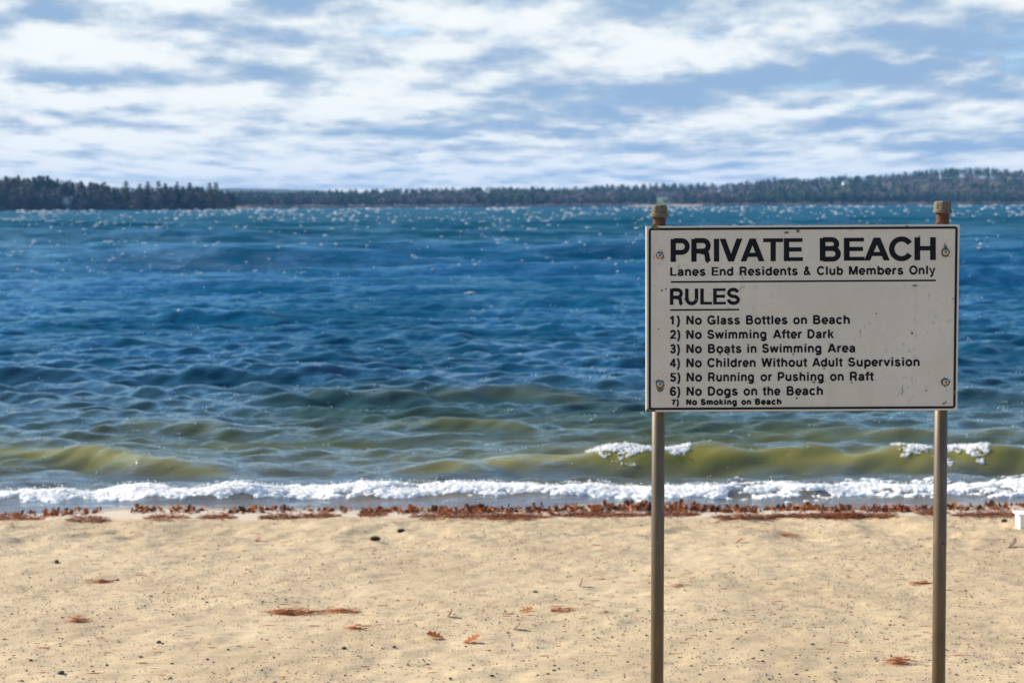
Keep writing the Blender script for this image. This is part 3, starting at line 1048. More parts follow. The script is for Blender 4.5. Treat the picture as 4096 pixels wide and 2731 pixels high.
for w_1 in (('PRIVATE', 2682.2, 3211.9), ('BEACH', 3279, 3743.3)):
    text_part([w_1], line(2682, 1048, 3743, 1040.4), 91.5, 0.07, -0.09)
text_part([('Lanes', 2680.5, 2822.5), ('End', 2846.4, 2933.2), ('Residents', 2958.1, 3191.4), ('&', 3214.2, 3243.5), ('Club', 3267.1, 3372.7),
           ('Members', 3395.2, 3613.8), ('Only', 3636.6, 3742.2)], line(2680, 1103.5, 3742, 1096.7), 34, 0.10, -.02)
text_part([('RULES', 2679.5, 2959.8)], line(2680, 1219.3, 2960, 1217.3), 64.5, 0.07, -0.07)
RULES = [
    (1297.8, 1295.0, [('1)', 2679.5, 2719.7), ('No', 2745.2, 2807.6), ('Glass', 2828.7, 2960.5), ('Bottles', 2983.7, 3150.5), ('on', 3172, 3228.2), ('Beach', 3252, 3399.5)]),
    (1355, 1351.9, [('2)', 2679.5, 2721), ('No', 2745.2, 2807.6), ('Swimming', 2829.7, 3069.5), ('After', 3090.9, 3206.7), ('Dark', 3229.6, 3336.8)]),
    (1411.9, 1408.4, [('3)', 2679.5, 2719.7), ('No', 2745.2, 2807.6), ('Boats', 2831.4, 2966.6), ('in', 2988.8, 3026.2), ('Swimming', 3048.4, 3289.5), ('Area', 3309.5, 3420.9)]),
    (1468.4, 1463.3, [('4)', 2679.5, 2719.7), ('No', 2745.2, 2807.6), ('Children', 2828.7, 3022.8), ('Without', 3045, 3228.9), ('Adult', 3248.3, 3370.8), ('Supervision', 3392.6, 3678.7)]),
    (1525.3, 1521.2, [('5)', 2679.5, 2721.5), ('No', 2746.2, 2808.6), ('Running', 2832, 3019.4), ('or', 3041.6, 3087.5), ('Pushing', 3110.4, 3298.7), ('on', 3319.4, 3374.9), ('Raft', 3398.8, 3495.2)]),
    (1581.5, 1579.1, [('6)', 2679.5, 2721), ('No', 2746, 2808), ('Dogs', 2831, 2951.3), ('on', 2973.4, 3029), ('the', 3050, 3122.3), ('Beach', 3146.1, 3291.9)]),
]
for ya, yb, ws in RULES:
    text_part(ws, line(2680, ya, ws[-1][2], yb), 34.5, 0.10, -.02)
text_part([('7)', 2685.6, 2715.6), ('No', 2744.2, 2788.8), ('Smoking', 2802.5, 2951.3), ('on', 2964.9, 3005), ('Beach', 3019.4, 3126)],
          line(2686, 1618.9, 3126, 1616.5), 22, 0.20, -.05)


def rule(xa, ya, xb, yb, t):
    mb = MB()
    v = [(*sl_(xa, ya + t / 2), .0005), (*sl_(xb, yb + t / 2), .0005), (*sl_(xb, yb - t / 2), .0005), (*sl_(xa, ya - t / 2), .0005)]
    mb.add(v, [(0, 1, 2, 3)])
    sub(mb.build('underline', m_ink, None, smooth=False))


rule(2682.9, 1128, 3743.3, 1121.6, 6.8)
rule(2680.9, 1240, 2956.7, 1238, 6.6)

# wear: specks, stains, chipped corners
mb = MB()


def splat(px, py, rx, ry, z=0.0010, mi=0, n_=9, rag=0.45):
    cx, cy = sl_(px, py)
    rx *= PXM
    ry *= PXM
    v = []
    for k in range(n_):
        a = 2 * math.pi * k / n_
        q = 1 + rag * (random.random() - 0.5) * 2
        v.append((cx + rx * q * math.cos(a), cy + ry * q * math.sin(a), z))
    mb.add(v, [tuple(range(n_))], mi)


SCREWS = [(2639.6, 1021.8), (3781.7, 1008.9), (2639.3, 1535.5), (3782, 1527.7)]
for i, (px, py) in enumerate(SCREWS):
    splat(px, py, 17, 17, 0.0009, 0, 14, 0.2)
    for _ in range(26):
        a, d = random.uniform(0, 6.28), 13 + abs(random.gauss(0, 16))
        splat(px + d * math.cos(a), py + d * math.sin(a) * 1.3, random.uniform(.6, 2.0), random.uniform(.6, 1.8), 0.0009, 0, 6)
splat(2644, 1549, 18, 14, 0.0010, 1)
splat(2641, 1560, 9, 9, 0.00105, 1)
splat(3782, 990, 6, 12, 0.0010, 0)
splat(3780, 983, 3, 9, 0.00105, 0)
splat(2614, 908, 15, 7, 0.0011, 1)
splat(2624, 912, 10, 5, 0.00115, 1)
splat(2592, 1639, 12, 7, 0.0011, 1)
splat(2607, 1642, 15, 4, 0.00115, 0)
for px, py, rx, ry in [(3191, 925, 5, 8), (3195, 922, 2.5, 2.5), (3145, 930, 9, 3.5), (2646, 1162, 4, 3.5), (2663, 1156, 3, 4), (3648, 1332, 4.5, 4.5), (3443, 1346, 2, 2.2),
                       (3441, 1326, 1.3, 10), (3481, 1292, 2, 2), (3187, 1592, 4.5, 4), (3173, 1416, 3.5, 5), (2746, 1329, 6, 3), (2912, 1417, 5, 3), (2880, 1418, 3, 6),
                       (3254, 1528, 7, 3), (3405, 1529, 6, 3), (3705, 1561, 7, 1.6), (3651, 1582, 1.5, 1.5), (3775, 1613, 5, 4), (3783, 1608, 3, 4), (3660, 1142, 8, 4),
                       (3628, 905, 4, 3), (2681, 1362, 2, 2), (2634, 1315, 2, 3), (2963, 1193, 1.5, 1.5), (3505, 1254, 2, 4), (3812, 1195, 4, 3), (3678, 945, 3, 3), (3816, 1570, 4, 9),
                       (3296, 1473, 3, 5), (3609, 1560, 1, 18)]:
    splat(px, py, rx, ry, 0.00115 + 0.00003 * random.random())
for _ in range(150):
    x_ = random.choice([random.uniform(2605, 2670), random.uniform(2605, 3810), random.uniform(3640, 3810)])
    splat(x_, random.uniform(930, 1625), random.uniform(.5, 1.5), random.uniform(.5, 1.7), 0.0010 + .00001 * random.random(), 0, 5)
splat(2784, 1197, 1.2, 4.5, .0012, 2)
for k in range(60):     # splintered top edge
    splat(2600 + k * 20.5 + random.uniform(-8, 8), 902.5 - k * 0.14 + random.uniform(-.5, 1), random.uniform(2, 9), random.uniform(.6, 1.4), .0012, 2, 6)
o = sub(mb.build('stain', [m_dirt, m_moss, m_chip_highlight], None, smooth=False))
o['kind'] = 'stuff'

# raised sticker edge mark (the oval scuff by the heading)
m_steel, nt, out = material('screw_steel')
obj = nt.n('TexCoord').outputs['Object']
principled(nt, out, Base_Color=nt.ramp(nt.noise(obj, 300, 3), [(0.3, (0.35, 0.32, 0.27)), (0.7, (0.6, 0.57, 0.5))]), Metallic=1.0, Roughness=0.32)
m_hole, nt, out = material('dark_recess')
principled(nt, out, Base_Color=c4(0.01, 0.009, 0.008), Roughness=0.8)
for px, py in SCREWS:
    cx, cy = sl_(px, py)
    mb = MB()
    r_ = 12.5 * PXM
    mb.lathe([(r_, 0.0), (r_ * 1.0, 0.0006), (r_ * 0.93, 0.0019), (r_ * 0.72, 0.0033), (r_ * 0.4, 0.0042), (r_ * 0.05, 0.0045)], 28, base=(cx, cy, 0.0009))
    sc = to_sign(mb.build('screw', m_steel, sign))
    mb = MB()
    for a in (20, 110):
        ca, sa = math.cos(R(a)), math.sin(R(a))
        L_, t_ = r_ * 0.5, r_ * 0.13
        v = []
        for (u, q) in ((-L_, -t_), (L_, -t_), (L_, t_), (-L_, t_)):
            v.append((cx + u * ca - q * sa, cy + u * sa + q * ca, 0.00505 + 0.0003 + (0.0001 if a == 110 else 0)))
        v2 = [(x, y, z - 0.002) for x, y, z in v]
        mb.add(v + v2, [(0, 1, 2, 3), (0, 4, 5, 1), (1, 5, 6, 2), (2, 6, 7, 3), (3, 7, 4, 0)])
    k_ = mb.build('cross_recess', m_hole, sc, smooth=False)

# posts
m_pipe, nt, out = material('galvanised_pipe')
pos = nt.n('NewGeometry').outputs['Position']
n1 = nt.noise(nt.mapv(pos, (1, 1, 0.25)), 30, 5, 0.6)
n2 = nt.noise(nt.mapv(pos, (1, 1, 0.2), (5, 5, 5)), 60, 4, 0.6)
pcol = nt.ramp(n1, [(0.3, (0.055, 0.033, 0.012)), (0.55, (0.088, 0.057, 0.023)), (0.75, (0.135, 0.093, 0.041))])
pcol = nt.mix(nt.m('MULTIPLY', nt.smooth(n2, 0.60, 0.70), 0.55), pcol, c4(0.26, 0.105, 0.035))
b1 = nt.n('Bump', None, Strength=0.5, Distance=0.0012, Height=nt.noise(pos, 260, 3, 0.6))
principled(nt, out, Base_Color=pcol, Roughness=0.55, Metallic=0.15, Coat_Weight=0.28, Coat_IOR=1.7, Coat_Roughness=0.42, Normal=b1.outputs[0])
m_rust, nt, out = material('rusty_thread')
pos = nt.n('NewGeometry').outputs['Position']
rc = nt.ramp(nt.noise(pos, 130, 4, 0.6), [(0.3, (0.045, 0.016, 0.008)), (0.6, (0.11, 0.042, 0.02)), (0.8, (0.20, 0.12, 0.065))])
principled(nt, out, Base_Color=rc, Roughness=0.85)
m_cap, nt, out = material('cast_iron_cap')
pos = nt.n('NewGeometry').outputs['Position']
cc = nt.ramp(nt.noise(pos, 120, 5, 0.65), [(0.3, (0.06, 0.05, 0.032)), (0.6, (0.13, 0.11, 0.075)), (0.8, (0.21, 0.185, 0.13))])
b1 = nt.n('Bump', None, Strength=0.6, Distance=0.0015, Height=nt.noise(pos, 180, 4, 0.7))
principled(nt, out, Base_Color=cc, Roughness=0.75, Metallic=0.1, Normal=b1.outputs[0])

PR = 0.0167


def post(ptop, pmid, pbot, cap_top, cap_band, cap_bot, rot, hole, bright):
    off = -(TH + PR + 0.001)
    a = on_plane(*ptop, off)
    b = on_plane(*pbot, off)
    m_ = on_plane(*pmid, off)
    # straight pipe through top and bottom points, run down into the sand
    d = (b - a).normalized()
    end = a + d * ((-0.35 - a.z) / d.z)
    tp = on_plane(ptop[0], cap_bot, off)
    loc = Vector(sign.location)
    mb = MB()
    mb.tube([end - loc, (a + (end - a) * .5) - loc, on_plane(ptop[0], 904, off) - loc], PR, 40)
    p_ = mb.build('post', m_pipe, sign)
    # threaded, rusty pipe end above the board
    z0, z1 = on_plane(ptop[0], 903, off), on_plane(ptop[0], cap_bot - 8, off)
    L_ = (z1 - z0).length
    prof = [(PR * 1.002, 0.0), (PR * 1.002, L_ * 0.35)]
    k = 0
    zz = L_ * 0.42
    while zz < L_:
        prof += [(PR * 0.93, zz), (PR * 1.01, zz + 0.0011)]
        zz += 0.0022
    mb = MB()
    q = z0 - loc
    mb.lathe([(r_, z) for r_, z in prof], 40, base=q)
    mb.build('threaded_neck', m_rust, p_)
    # pipe cap
    cb = on_plane(ptop[0], cap_bot, off) - loc
    H = (on_plane(ptop[0], cap_top, off) - on_plane(ptop[0], cap_bot, off)).length
    B = (on_plane(ptop[0], cap_band, off) - on_plane(ptop[0], cap_bot, off)).length
    mb = MB()
    mb.lathe([(PR * 1.02, 0.0), (0.0233, 0.0), (0.0238, B * 0.25), (0.0236, B * 0.8), (0.0222, B)], 40, base=cb)
    mb.lathe([(0.0222, B * 0.9), (0.0218, B * 1.25), (0.0214, H * 0.80), (0.0205, H * 0.92), (0.0176, H * 0.985), (0.012, H), (0.001, H * 1.005)], 8, rot, base=cb)
    o_ = mb.build('cap', m_cap, p_, smooth=False)
    bevel(o_, 0.002, 3)
    # screw hole low on the pipe
    hp = on_plane(*hole, off)
    hc = hp + Vector((0, -PR * 1.0, 0)) - loc
    mb = MB()
    v = []
    for k in range(14):
        t = 2 * math.pi * k / 14
        ang = 0.155 * math.cos(t)
        v.append((hp.x - loc.x + PR * 1.01 * math.sin(ang), hp.y - loc.y - PR * 1.01 * math.cos(ang), hc.z + 0.0030 * math.sin(t)))
    mb.add(v, [tuple(range(14))])
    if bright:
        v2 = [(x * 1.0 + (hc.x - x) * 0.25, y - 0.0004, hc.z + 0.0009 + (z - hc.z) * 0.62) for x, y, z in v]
        mb.add(v2, [tuple(range(14))], 1)  # highlight in the hole, painted as a pale patch
    mb.build('screw_hole', [m_hole, m_chip_highlight], p_, smooth=False)
    return p_


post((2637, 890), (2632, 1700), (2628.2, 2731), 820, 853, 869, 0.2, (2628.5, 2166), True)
post((3769.6, 880), (3761.8, 1700), (3754.5, 2731), 804, 838, 852, 0.62, (3763.5, 2166), False)

# ------------------------------------------------------------------ leaves, needles, stones on the sand
m_leaf, nt, out = material('dead_oak_leaf')
att = nt.n('Attribute', dict(attribute_name='tint')).outputs[0]
pos = nt.n('NewGeometry').outputs['Position']
lc = nt.n('Mix', dict(data_type='RGBA', blend_type='MULTIPLY'), i0=1.0)
nt.set(lc, 'i6', att)
nt.set(lc, 'i7', nt.ramp(nt.noise(pos, 60, 4, 0.6), [(0.3, (0.7, 0.7, 0.7)), (0.7, (1.15, 1.1, 1.0))]))
d1 = nt.n('BsdfPrincipled', None, Base_Color=lc.outputs[2], Roughness=0.55)
d2 = nt.n('BsdfTranslucent', None, Color=lc.outputs[2])
ms = nt.n('MixShader', None, i0=0.3)
nt.t.links.new(d1.outputs[0], ms.inputs[1])
nt.t.links.new(d2.outputs[0], ms.inputs[2])
nt.t.links.new(ms.outputs[0], out.inputs[0])

LEAF_COLS = [(0.30, 0.075, 0.016), (0.22, 0.048, 0.013), (0.42, 0.12, 0.02), (0.12, 0.034, 0.014), (0.07, 0.026, 0.015), (0.48, 0.19, 0.04), (0.28, 0.12, 0.05)]
PROFILE = [(0, .03), (.10, .05), (.2, .22), (.28, .12), (.40, .36), (.50, .17), (.63, .38), (.72, .20), (.84, .26), (.93, .12), (1.0, .02)]


def leaf_geo(L, curl, twist, cup):
    v, f = [], []
    for i, (t, hw) in enumerate(PROFILE):
        a = curl * t
        cx = L * (math.sin(a) / curl if abs(curl) > 1e-3 else t)
        cz = L * ((1 - math.cos(a)) / curl if abs(curl) > 1e-3 else 0)
        for s in (-1, 0, 1):
            w = hw * L * s
            ca, sa = math.cos(twist * t), math.sin(twist * t)
            lift = cup * abs(s) * hw * L
            v.append((cx, w * ca - lift * sa, cz + w * sa + lift * ca))
        if i:
            b = (i - 1) * 3
            f += [(b, b + 1, b + 4, b + 3), (b + 1, b + 2, b + 5, b + 4)]
    return v, f


def put(v, rx, ry, rz, loc, s=1.0):
    m = Euler((rx, ry, rz)).to_matrix()
    L = Vector(loc)
    return [tuple(m @ Vector(q) * s + L) for q in v]


def lcol():
    c_ = random.choice(LEAF_COLS)
    k = random.uniform(0.45, 1.25)
    return tuple(x * k for x in c_)


# heap of leaf scraps along the water (uncountable) - upper and lower strand line
mb = MB()
XL = 4.9


def up_density(px):
    d = 0.25 + 0.75 * (px > 980)
    for a, b, w in [(0, 60, .5), (90, 235, .9), (270, 345, .9), (380, 470, .5), (480, 580, .9), (590, 700, .5), (740, 960, 1.0), (1000, 1290, 1.1), (1300, 1500, 1.2),
                    (1500, 1760, 1.3), (1800, 2080, 1.1), (2080, 2352, .75)]:
        if a <= px <= b:
            return w
    return 0.18 if px < 980 else 0.7


for _ in range(4200):
    px = random.uniform(-120, 2480)
    if random.random() > up_density(px) / 1.3:
        continue
    if float(fbm(np.array([px / 45]), np.array([3.]), 151, 2)[0]) < (-0.38 if px < 980 else -0.55):
        continue
    x = (px - 1176) / 3267 * 10.7
    y = 10.62 + random.gauss(0, 0.085) + 0.05 * float(vnoise(np.array([x * 1.1]), np.array([0.]), 91)[0])
    if y > 10.86:
        continue
    L = random.uniform(0.02, 0.07)
    v, f = leaf_geo(L, random.uniform(-1.5, 2.5), random.uniform(-1, 1), random.uniform(-.5, .9))
    hump = 0.016 * max(0.0, float(vnoise(np.array([x * 3.0]), np.array([1.]), 93)[0]) + 0.35)
    mb.add(put(v, random.gauss(0, .5), random.gauss(0, .4), random.uniform(0, 6.28), (x, y, sz(x, y) + 0.002 + hump * random.random())), f, 0, lcol())
LOW = [(-60, 95, 1192), (160, 245, 1195), (335, 430, 1191), (465, 535, 1189), (600, 690, 1189), (690, 780, 1187), (830, 880, 1183), (950, 1060, 1188), (1020, 1260, 1188),
       (1130, 1230, 1190), (1270, 1480, 1184), (1480, 1600, 1182), (1640, 1790, 1190), (1780, 2060, 1186), (1900, 1990, 1188), (2110, 2170, 1180), (2190, 2350, 1184), (2330, 2440, 1182)]
for a, b, py in LOW:
    for _ in range(int((b - a) * 5.5)):
        t = random.random()
        px = a + (b - a) * t
        p = on_sand(px, py + random.gauss(0, 2.6) * (0.4 + math.sin(math.pi * t)))
        L = random.uniform(0.02, 0.06)
        wd_ = random.uniform(.06, .35)
        v, f = leaf_geo(L, random.uniform(-.6, 1.0), random.uniform(-.4, .4), 0.2)
        v = [(q[0], q[1] * wd_, q[2] * 0.6) for q in v]
        hump = 0.014 * math.sin(math.pi * t)
        col_ = random.choice([(0.30, 0.085, 0.025), (0.22, 0.06, 0.02), (0.36, 0.12, 0.035), (0.12, 0.04, 0.018)])
        mb.add(put(v, 0, random.gauss(0, .2), random.gauss(0, .5) + random.choice([0, math.pi]), (p.x, p.y, sz(p.x, p.y) + 0.001 + hump * random.random())), f, 0, col_)
tag(mb.build('leaf_litter', m_leaf), 'strand line of rust brown leaf scraps and pine needles along the waterline', 'leaf litter', kind='stuff')

# single leaves standing up out of the strand line
protos = []
for k in range(14):
    c_ = [(0.36, 0.09, 0.016), (0.25, 0.052, 0.013), (0.48, 0.15, 0.022), (0.13, 0.04, 0.02), (0.52, 0.22, 0.05), (0.10, 0.04, 0.03), (0.36, 0.16, 0.08)][k % 7]
    mb = MB()
    v, f = leaf_geo(random.uniform(0.07, 0.11), random.uniform(0.6, 2.4), random.uniform(-1, 1), random.uniform(.1, .9))
    mb.add(v, f, 0, c_)
    o = mb.build('oak_leaf', m_leaf)
    protos.append((o.data, k % 7))
    bpy.data.objects.remove(o)
COLN = ['rust red', 'dark red brown', 'bright orange brown', 'dark brown', 'golden orange', 'blackish brown', 'pale tan']
spots = [(655, 1167), (835, 1168), (465, 1168), (530, 1166), (895, 1172), (1060, 1164), (1080, 1165), (1105, 1168), (1190, 1165), (1290, 1170), (1345, 1166), (1210, 1174),
         (1245, 1170), (140, 1168), (115, 1168), (75, 1166), (295, 1170), (1560, 1166), (1600, 1167), (1675, 1165), (1720, 1164), (1775, 1168), (1850, 1165), (1960, 1166),
         (2010, 1164), (2040, 1166), (2130, 1167), (2250, 1168), (2310, 1166), (1460, 1164), (1410, 1168), (1380, 1170), (960, 1186), (985, 1184), (445, 1185), (420, 1185), (185, 1188),
         (430, 1168), (600, 1167), (705, 1166), (760, 1168), (800, 1170), (925, 1168), (1000, 1170), (1025, 1172), (1140, 1168), (1165, 1172)]
while len(spots) < 120:
    px = random.uniform(-60, 2410)
    if random.random() < up_density(px) / 1.3:
        spots.append((px, random.uniform(1163, 1177)))
for i, (px, py) in enumerate(spots):
    p = on_sand(px, py + 3)
    k = random.randrange(14)
    me, ci = protos[k]
    o = bpy.data.objects.new('oak_leaf', me)
    COL.objects.link(o)
    sc_ = random.uniform(0.17, 0.40) * (1.5 if random.random() < .15 else 1)
    o.scale = (sc_, sc_, sc_)
    o.location = (p.x, p.y, sz(p.x, p.y) + 0.006)
    o.rotation_euler = (random.gauss(0, .7), random.uniform(-0.8, 0.3), random.uniform(0, 6.28))
    tag(o, f'{COLN[ci]} curled oak leaf sticking up from the strand line by the surf', 'leaf', 'curled leaves along the waterline')

# leaves and needle tufts lying on the dry sand
m_needle, nt, out = material('dead_pine_needles')
principled(nt, out, Base_Color=nt.ramp(nt.noise(nt.n('NewGeometry').outputs['Position'], 90, 3), [(0.3, (0.34, 0.085, 0.02)), (0.7, (0.56, 0.18, 0.05))]), Roughness=0.6)


def tuft(px, py, w, n_, label, h=0.012):
    p = on_sand(px, py)
    mb = MB()
    s = p.y / 3267
    for _ in range(n_):
        L = random.uniform(0.035, 0.08)
        a = random.gauss(0, .45) + random.choice([0, math.pi])
        cx, cy, cz = random.gauss(0, w * s * 0.28), random.gauss(0, 0.012), 0.002 + abs(random.gauss(0, h * 0.5))
        e = Vector((math.cos(a) * L / 2, math.sin(a) * L / 2, random.gauss(0, 0.004)))
        c_ = Vector((cx, cy, cz))
        mb.tube([c_ - e, c_ + Vector((0, 0, .003)), c_ + e], [0.0008, 0.0014, 0.0008], 5)
    o = mb.build('needle_tuft', m_needle)
    o.location = (p.x, p.y, sz(p.x, p.y))
    tag(o, label, 'pine needles', 'tufts of dead pine needles on the sand')


tuft(670, 1410, 100, 130, 'widest rust brown tuft of pine needles, in the middle of the dry sand', 0.02)
tuft(785, 1406, 70, 60, 'tuft of pine needles with a thin tail, just right of the widest tuft')
tuft(232, 1338, 60, 36, 'flat pine needles spread around the pine cone at the left')
tuft(2060, 1522, 50, 40, 'loose tangle of orange pine needles low on the sand right of the posts', 0.02)
tuft(1810, 1232, 60, 40, 'dark needle clump in a sand hollow between the two posts', 0.02)
tuft(1290, 1404, 40, 24, 'thin pine needles lying just right of the dark stone left of the near post')
tuft(175, 1428, 40, 30, 'little needle tuft low at the left side of the sand')
tuft(820, 1445, 40, 26, 'needle tuft with dark twigs below the thin tailed tuft')
tuft(2115, 1340, 40, 24, 'fine orange needles touching the left side of the far right post', 0.006)
tuft(1560, 1345, 40, 10, 'few loose needles just right of the near post', 0.006)


def flat_leaf(px, py, L, rz, col, label, curl=0.5):
    p = on_sand(px, py)
    mb = MB()
    v, f = leaf_geo(L, curl, random.uniform(-.3, .3), .35)
    v = [(q[0] - L / 2, q[1], q[2]) for q in v]
    mb.add(put(v, 0, -curl * 0.25, rz, (0, 0, 0.004)), f, 0, col)
    o = mb.build('oak_leaf', m_leaf)
    o.location = (p.x, p.y, sz(p.x, p.y))
    tag(o, label, 'leaf', 'oak leaves lying on the dry sand')


flat_leaf(1085, 1473, .085, .25, (.42, .13, .03), 'bright orange brown oak leaf, lowest of the big leaves on the sand')
flat_leaf(1000, 1465, .085, 2.9, (.36, .11, .03), 'rust red oak leaf beside the lowest orange leaf on the sand', .3)
flat_leaf(1036, 1416, .05, -.5, (.16, .06, .03), 'small dark curled leaf above the two big leaves', 1.2)
flat_leaf(1340, 1347, .07, .1, (.15, .055, .03), 'dark brown rolled leaf left of the near post', 1.6)
flat_leaf(1190, 1446, .05, .1, (.12, .045, .02), 'blackish scrap of leaf in the middle of the lower sand', 1.0)
flat_leaf(1208, 1405, .07, .05, (.40, .14, .04), 'thin orange leaf edge just left of the dark stone', .3)
flat_leaf(2120, 1340, .06, .1, (.42, .16, .05), 'orange leaf lying just left of the far right post', .2)
flat_leaf(1700, 1246, .07, .2, (.22, .09, .05), 'brown leaf scrap under the strand line left of the far right post', .8)
flat_leaf(2330, 1257, .09, 0, (.10, .055, .04), 'dark leaf heap on the sand below the white tub', 1.2)
flat_leaf(595, 1241, .07, .1, (.30, .11, .05), 'brown leaf in a sand dip at the left, under the strand line', .6)
flat_leaf(780, 1168, .05, .1, (.5, .2, .05), 'golden leaf lying flat on the wet sand edge', .4)

# pine cones and stones
m_cone, nt, out = material('pine_cone')
principled(nt, out, Base_Color=c4(0.05, 0.03, 0.018), Roughness=0.9)


def cone(px, py, L, rz, label):
    L *= 0.75
    p = on_sand(px, py)
    mb = MB()
    nseg = 9
    for i in range(nseg):
        t = i / (nseg - 1)
        r_ = L * 0.26 * math.sin(math.pi * (0.12 + 0.8 * t)) ** 0.7
        for k in range(9):
            a = 2 * math.pi * (k + 0.5 * (i % 2)) / 9
            c_ = Vector(((t - .5) * L, math.cos(a) * r_, math.sin(a) * r_))
            u = Vector((0, math.cos(a), math.sin(a)))
            s = Vector((0, -math.sin(a), math.cos(a)))
            q = L * 0.09
            v = [c_ - s * q - u * q * .6, c_ + s * q - u * q * .6, c_ + s * q * .7 + u * q + Vector((q * .9, 0, 0)), c_ - s * q * .7 + u * q + Vector((q * .9, 0, 0)), c_ + u * q * .2 + Vector((-q * .8, 0, 0))]
            mb.add(v, [(0, 1, 2, 3), (1, 0, 4), (2, 1, 4), (3, 2, 4), (0, 3, 4)])
    mb.lathe([(L * .05, -.5 * L), (L * .17, -.35 * L), (L * .17, .2 * L), (L * .05, .5 * L)], 10)
    # the core lies along x like the scales
    nn = 40
    for i in range(len(mb.v) - nn, len(mb.v)):
        x, y, z = mb.v[i]
        mb.v[i] = (z, y, x)
    o = mb.build('pine_cone', m_cone, smooth=False)
    o.location = (p.x, p.y, sz(p.x, p.y) + L * 0.2)
    o.rotation_euler = (0, 0.05, rz)
    tag(o, label, 'pine cone', 'pine cones on the sand')


cone(862, 1241, .075, .1, 'dark pine cone on the sand left of the posts, nearest the strand line but one')
cone(921, 1220, .06, .3, 'dark pine cone closest to the strand line of leaves')
cone(130, 1291, .045, 2.0, 'small dark pine cone at the left edge of the sand')
cone(233, 1337, .045, 1.2, 'dark pine cone lying in a patch of flat needles')
cone(2306, 1205, .05, .3, 'dark pine cone on the sand just left of the white tub')


def stone_mat(name, a, b):
    m_, nt, out = material(name)
    principled(nt, out, Base_Color=nt.ramp(nt.noise(nt.n('NewGeometry').outputs['Position'], 120, 4), [(0.3, a), (0.7, b)]), Roughness=0.8)
    return m_


m_st_dark = stone_mat('dark_stone', (0.03, 0.03, 0.03), (0.08, 0.075, 0.065))
m_st_pale = stone_mat('pale_stone', (0.5, 0.48, 0.45), (0.7, 0.68, 0.64))
m_st_brown = stone_mat('brown_stone', (0.07, 0.045, 0.03), (0.15, 0.10, 0.07))


def pebble_mesh(mat):
    import bmesh
    bm = bmesh.new()
    bmesh.ops.create_icosphere(bm, subdivisions=2, radius=1.0)
    s = random.random() * 100
    for v in bm.verts:
        k = 1 + 0.22 * float(vnoise(np.array([v.co.x * 1.3 + s]), np.array([v.co.y * 1.3 + v.co.z * 2.1]), 7)[0])
        v.co = Vector((v.co.x * k, v.co.y * k * 0.8, v.co.z * k * 0.55))
    me = bpy.data.meshes.new('pebble')
    bm.to_mesh(me)
    bm.free()
    me.materials.append(mat)
    for p in me.polygons:
        p.use_smooth = True
    return me


def stone(px, py, wpx, mat, label, cat='stone', group='stones on the sand'):
    p = on_sand(px, py)
    me = pebble_mesh(mat)
    o = bpy.data.objects.new('stone', me)
    COL.objects.link(o)
    r_ = wpx / 2 * p.y / 3267
    o.scale = (r_, r_, r_)
    o.rotation_euler = (0, 0, random.uniform(-.5, .5))
    o.location = (p.x, p.y, sz(p.x, p.y) + r_ * 0.3)
    tag(o, label, cat, group)


stone(848, 1337, 9, m_st_pale, 'pale white stone on the middle of the dry sand')
stone(1272, 1403, 16, m_st_dark, 'dark grey stone between thin orange leaves left of the near post')
stone(1145, 1430, 9, m_st_pale, 'small pale pebble beside dark one, low middle of the sand')
stone(1720, 1537, 8, m_st_pale, 'bluish pale pebble low between the two posts')
stone(1078, 1536, 9, m_st_dark, 'dark pebble under the lowest orange leaf')
stone(1130, 1552, 11, m_st_dark, 'dark pebble at the bottom edge left of the near post')
stone(1490, 1403, 6, m_st_brown, 'small brown pebble touching the near post')
stone(1230, 1360, 12, m_st_dark, 'dark stone just below the rolled brown leaf')
stone(346, 1369, 8, m_st_brown, 'brown pebble alone in the left part of the sand')
stone(270, 1332, 9, m_st_dark, 'dark pebble beside the pine cone with needles')
stone(365, 1476, 12, m_st_dark, 'dark pebble low in the left part of the sand')
stone(790, 1492, 12, m_st_dark, 'dark pebble below the needle tufts in the middle left')
stone(1258, 1548, 8, m_st_dark, 'tiny dark pebble at the bottom centre edge')
stone(140, 1546, 18, m_st_dark, 'dark stones half sunk in sand at the bottom left corner')
stone(1272, 1540, 9, m_st_dark, 'dark pebble near the bottom, between the leaves and the near post')
stone(905, 1488, 10, m_st_brown, 'brown pebble left of the two big orange leaves')

PEB = [pebble_mesh(m) for m in (m_st_dark, m_st_dark, m_st_brown, m_st_dark, m_st_pale)]
PN = ['dark', 'dark', 'brown', 'dark', 'pale']
for _ in range(180):
    px = random.uniform(-40, 2392)
    py = 1568 - abs(random.gauss(0, 130))
    if py < 1240:
        continue
    p = on_sand(px, py)
    k = random.choices(range(5), [4, 4, 3, 4, 1])[0]
    o = bpy.data.objects.new('pebble', PEB[k])
    COL.objects.link(o)
    r_ = random.uniform(0.0028, 0.0065)
    o.scale = (r_ * random.uniform(.8, 1.4), r_, r_)
    o.rotation_euler = (0, 0, random.uniform(0, 6.28))
    o.location = (p.x, p.y, sz(p.x, p.y) + r_ * 0.25)
    tag(o, f'tiny {PN[k]} pebble lying loose on the pale dry sand in the foreground', 'pebble', 'tiny pebbles on the sand')

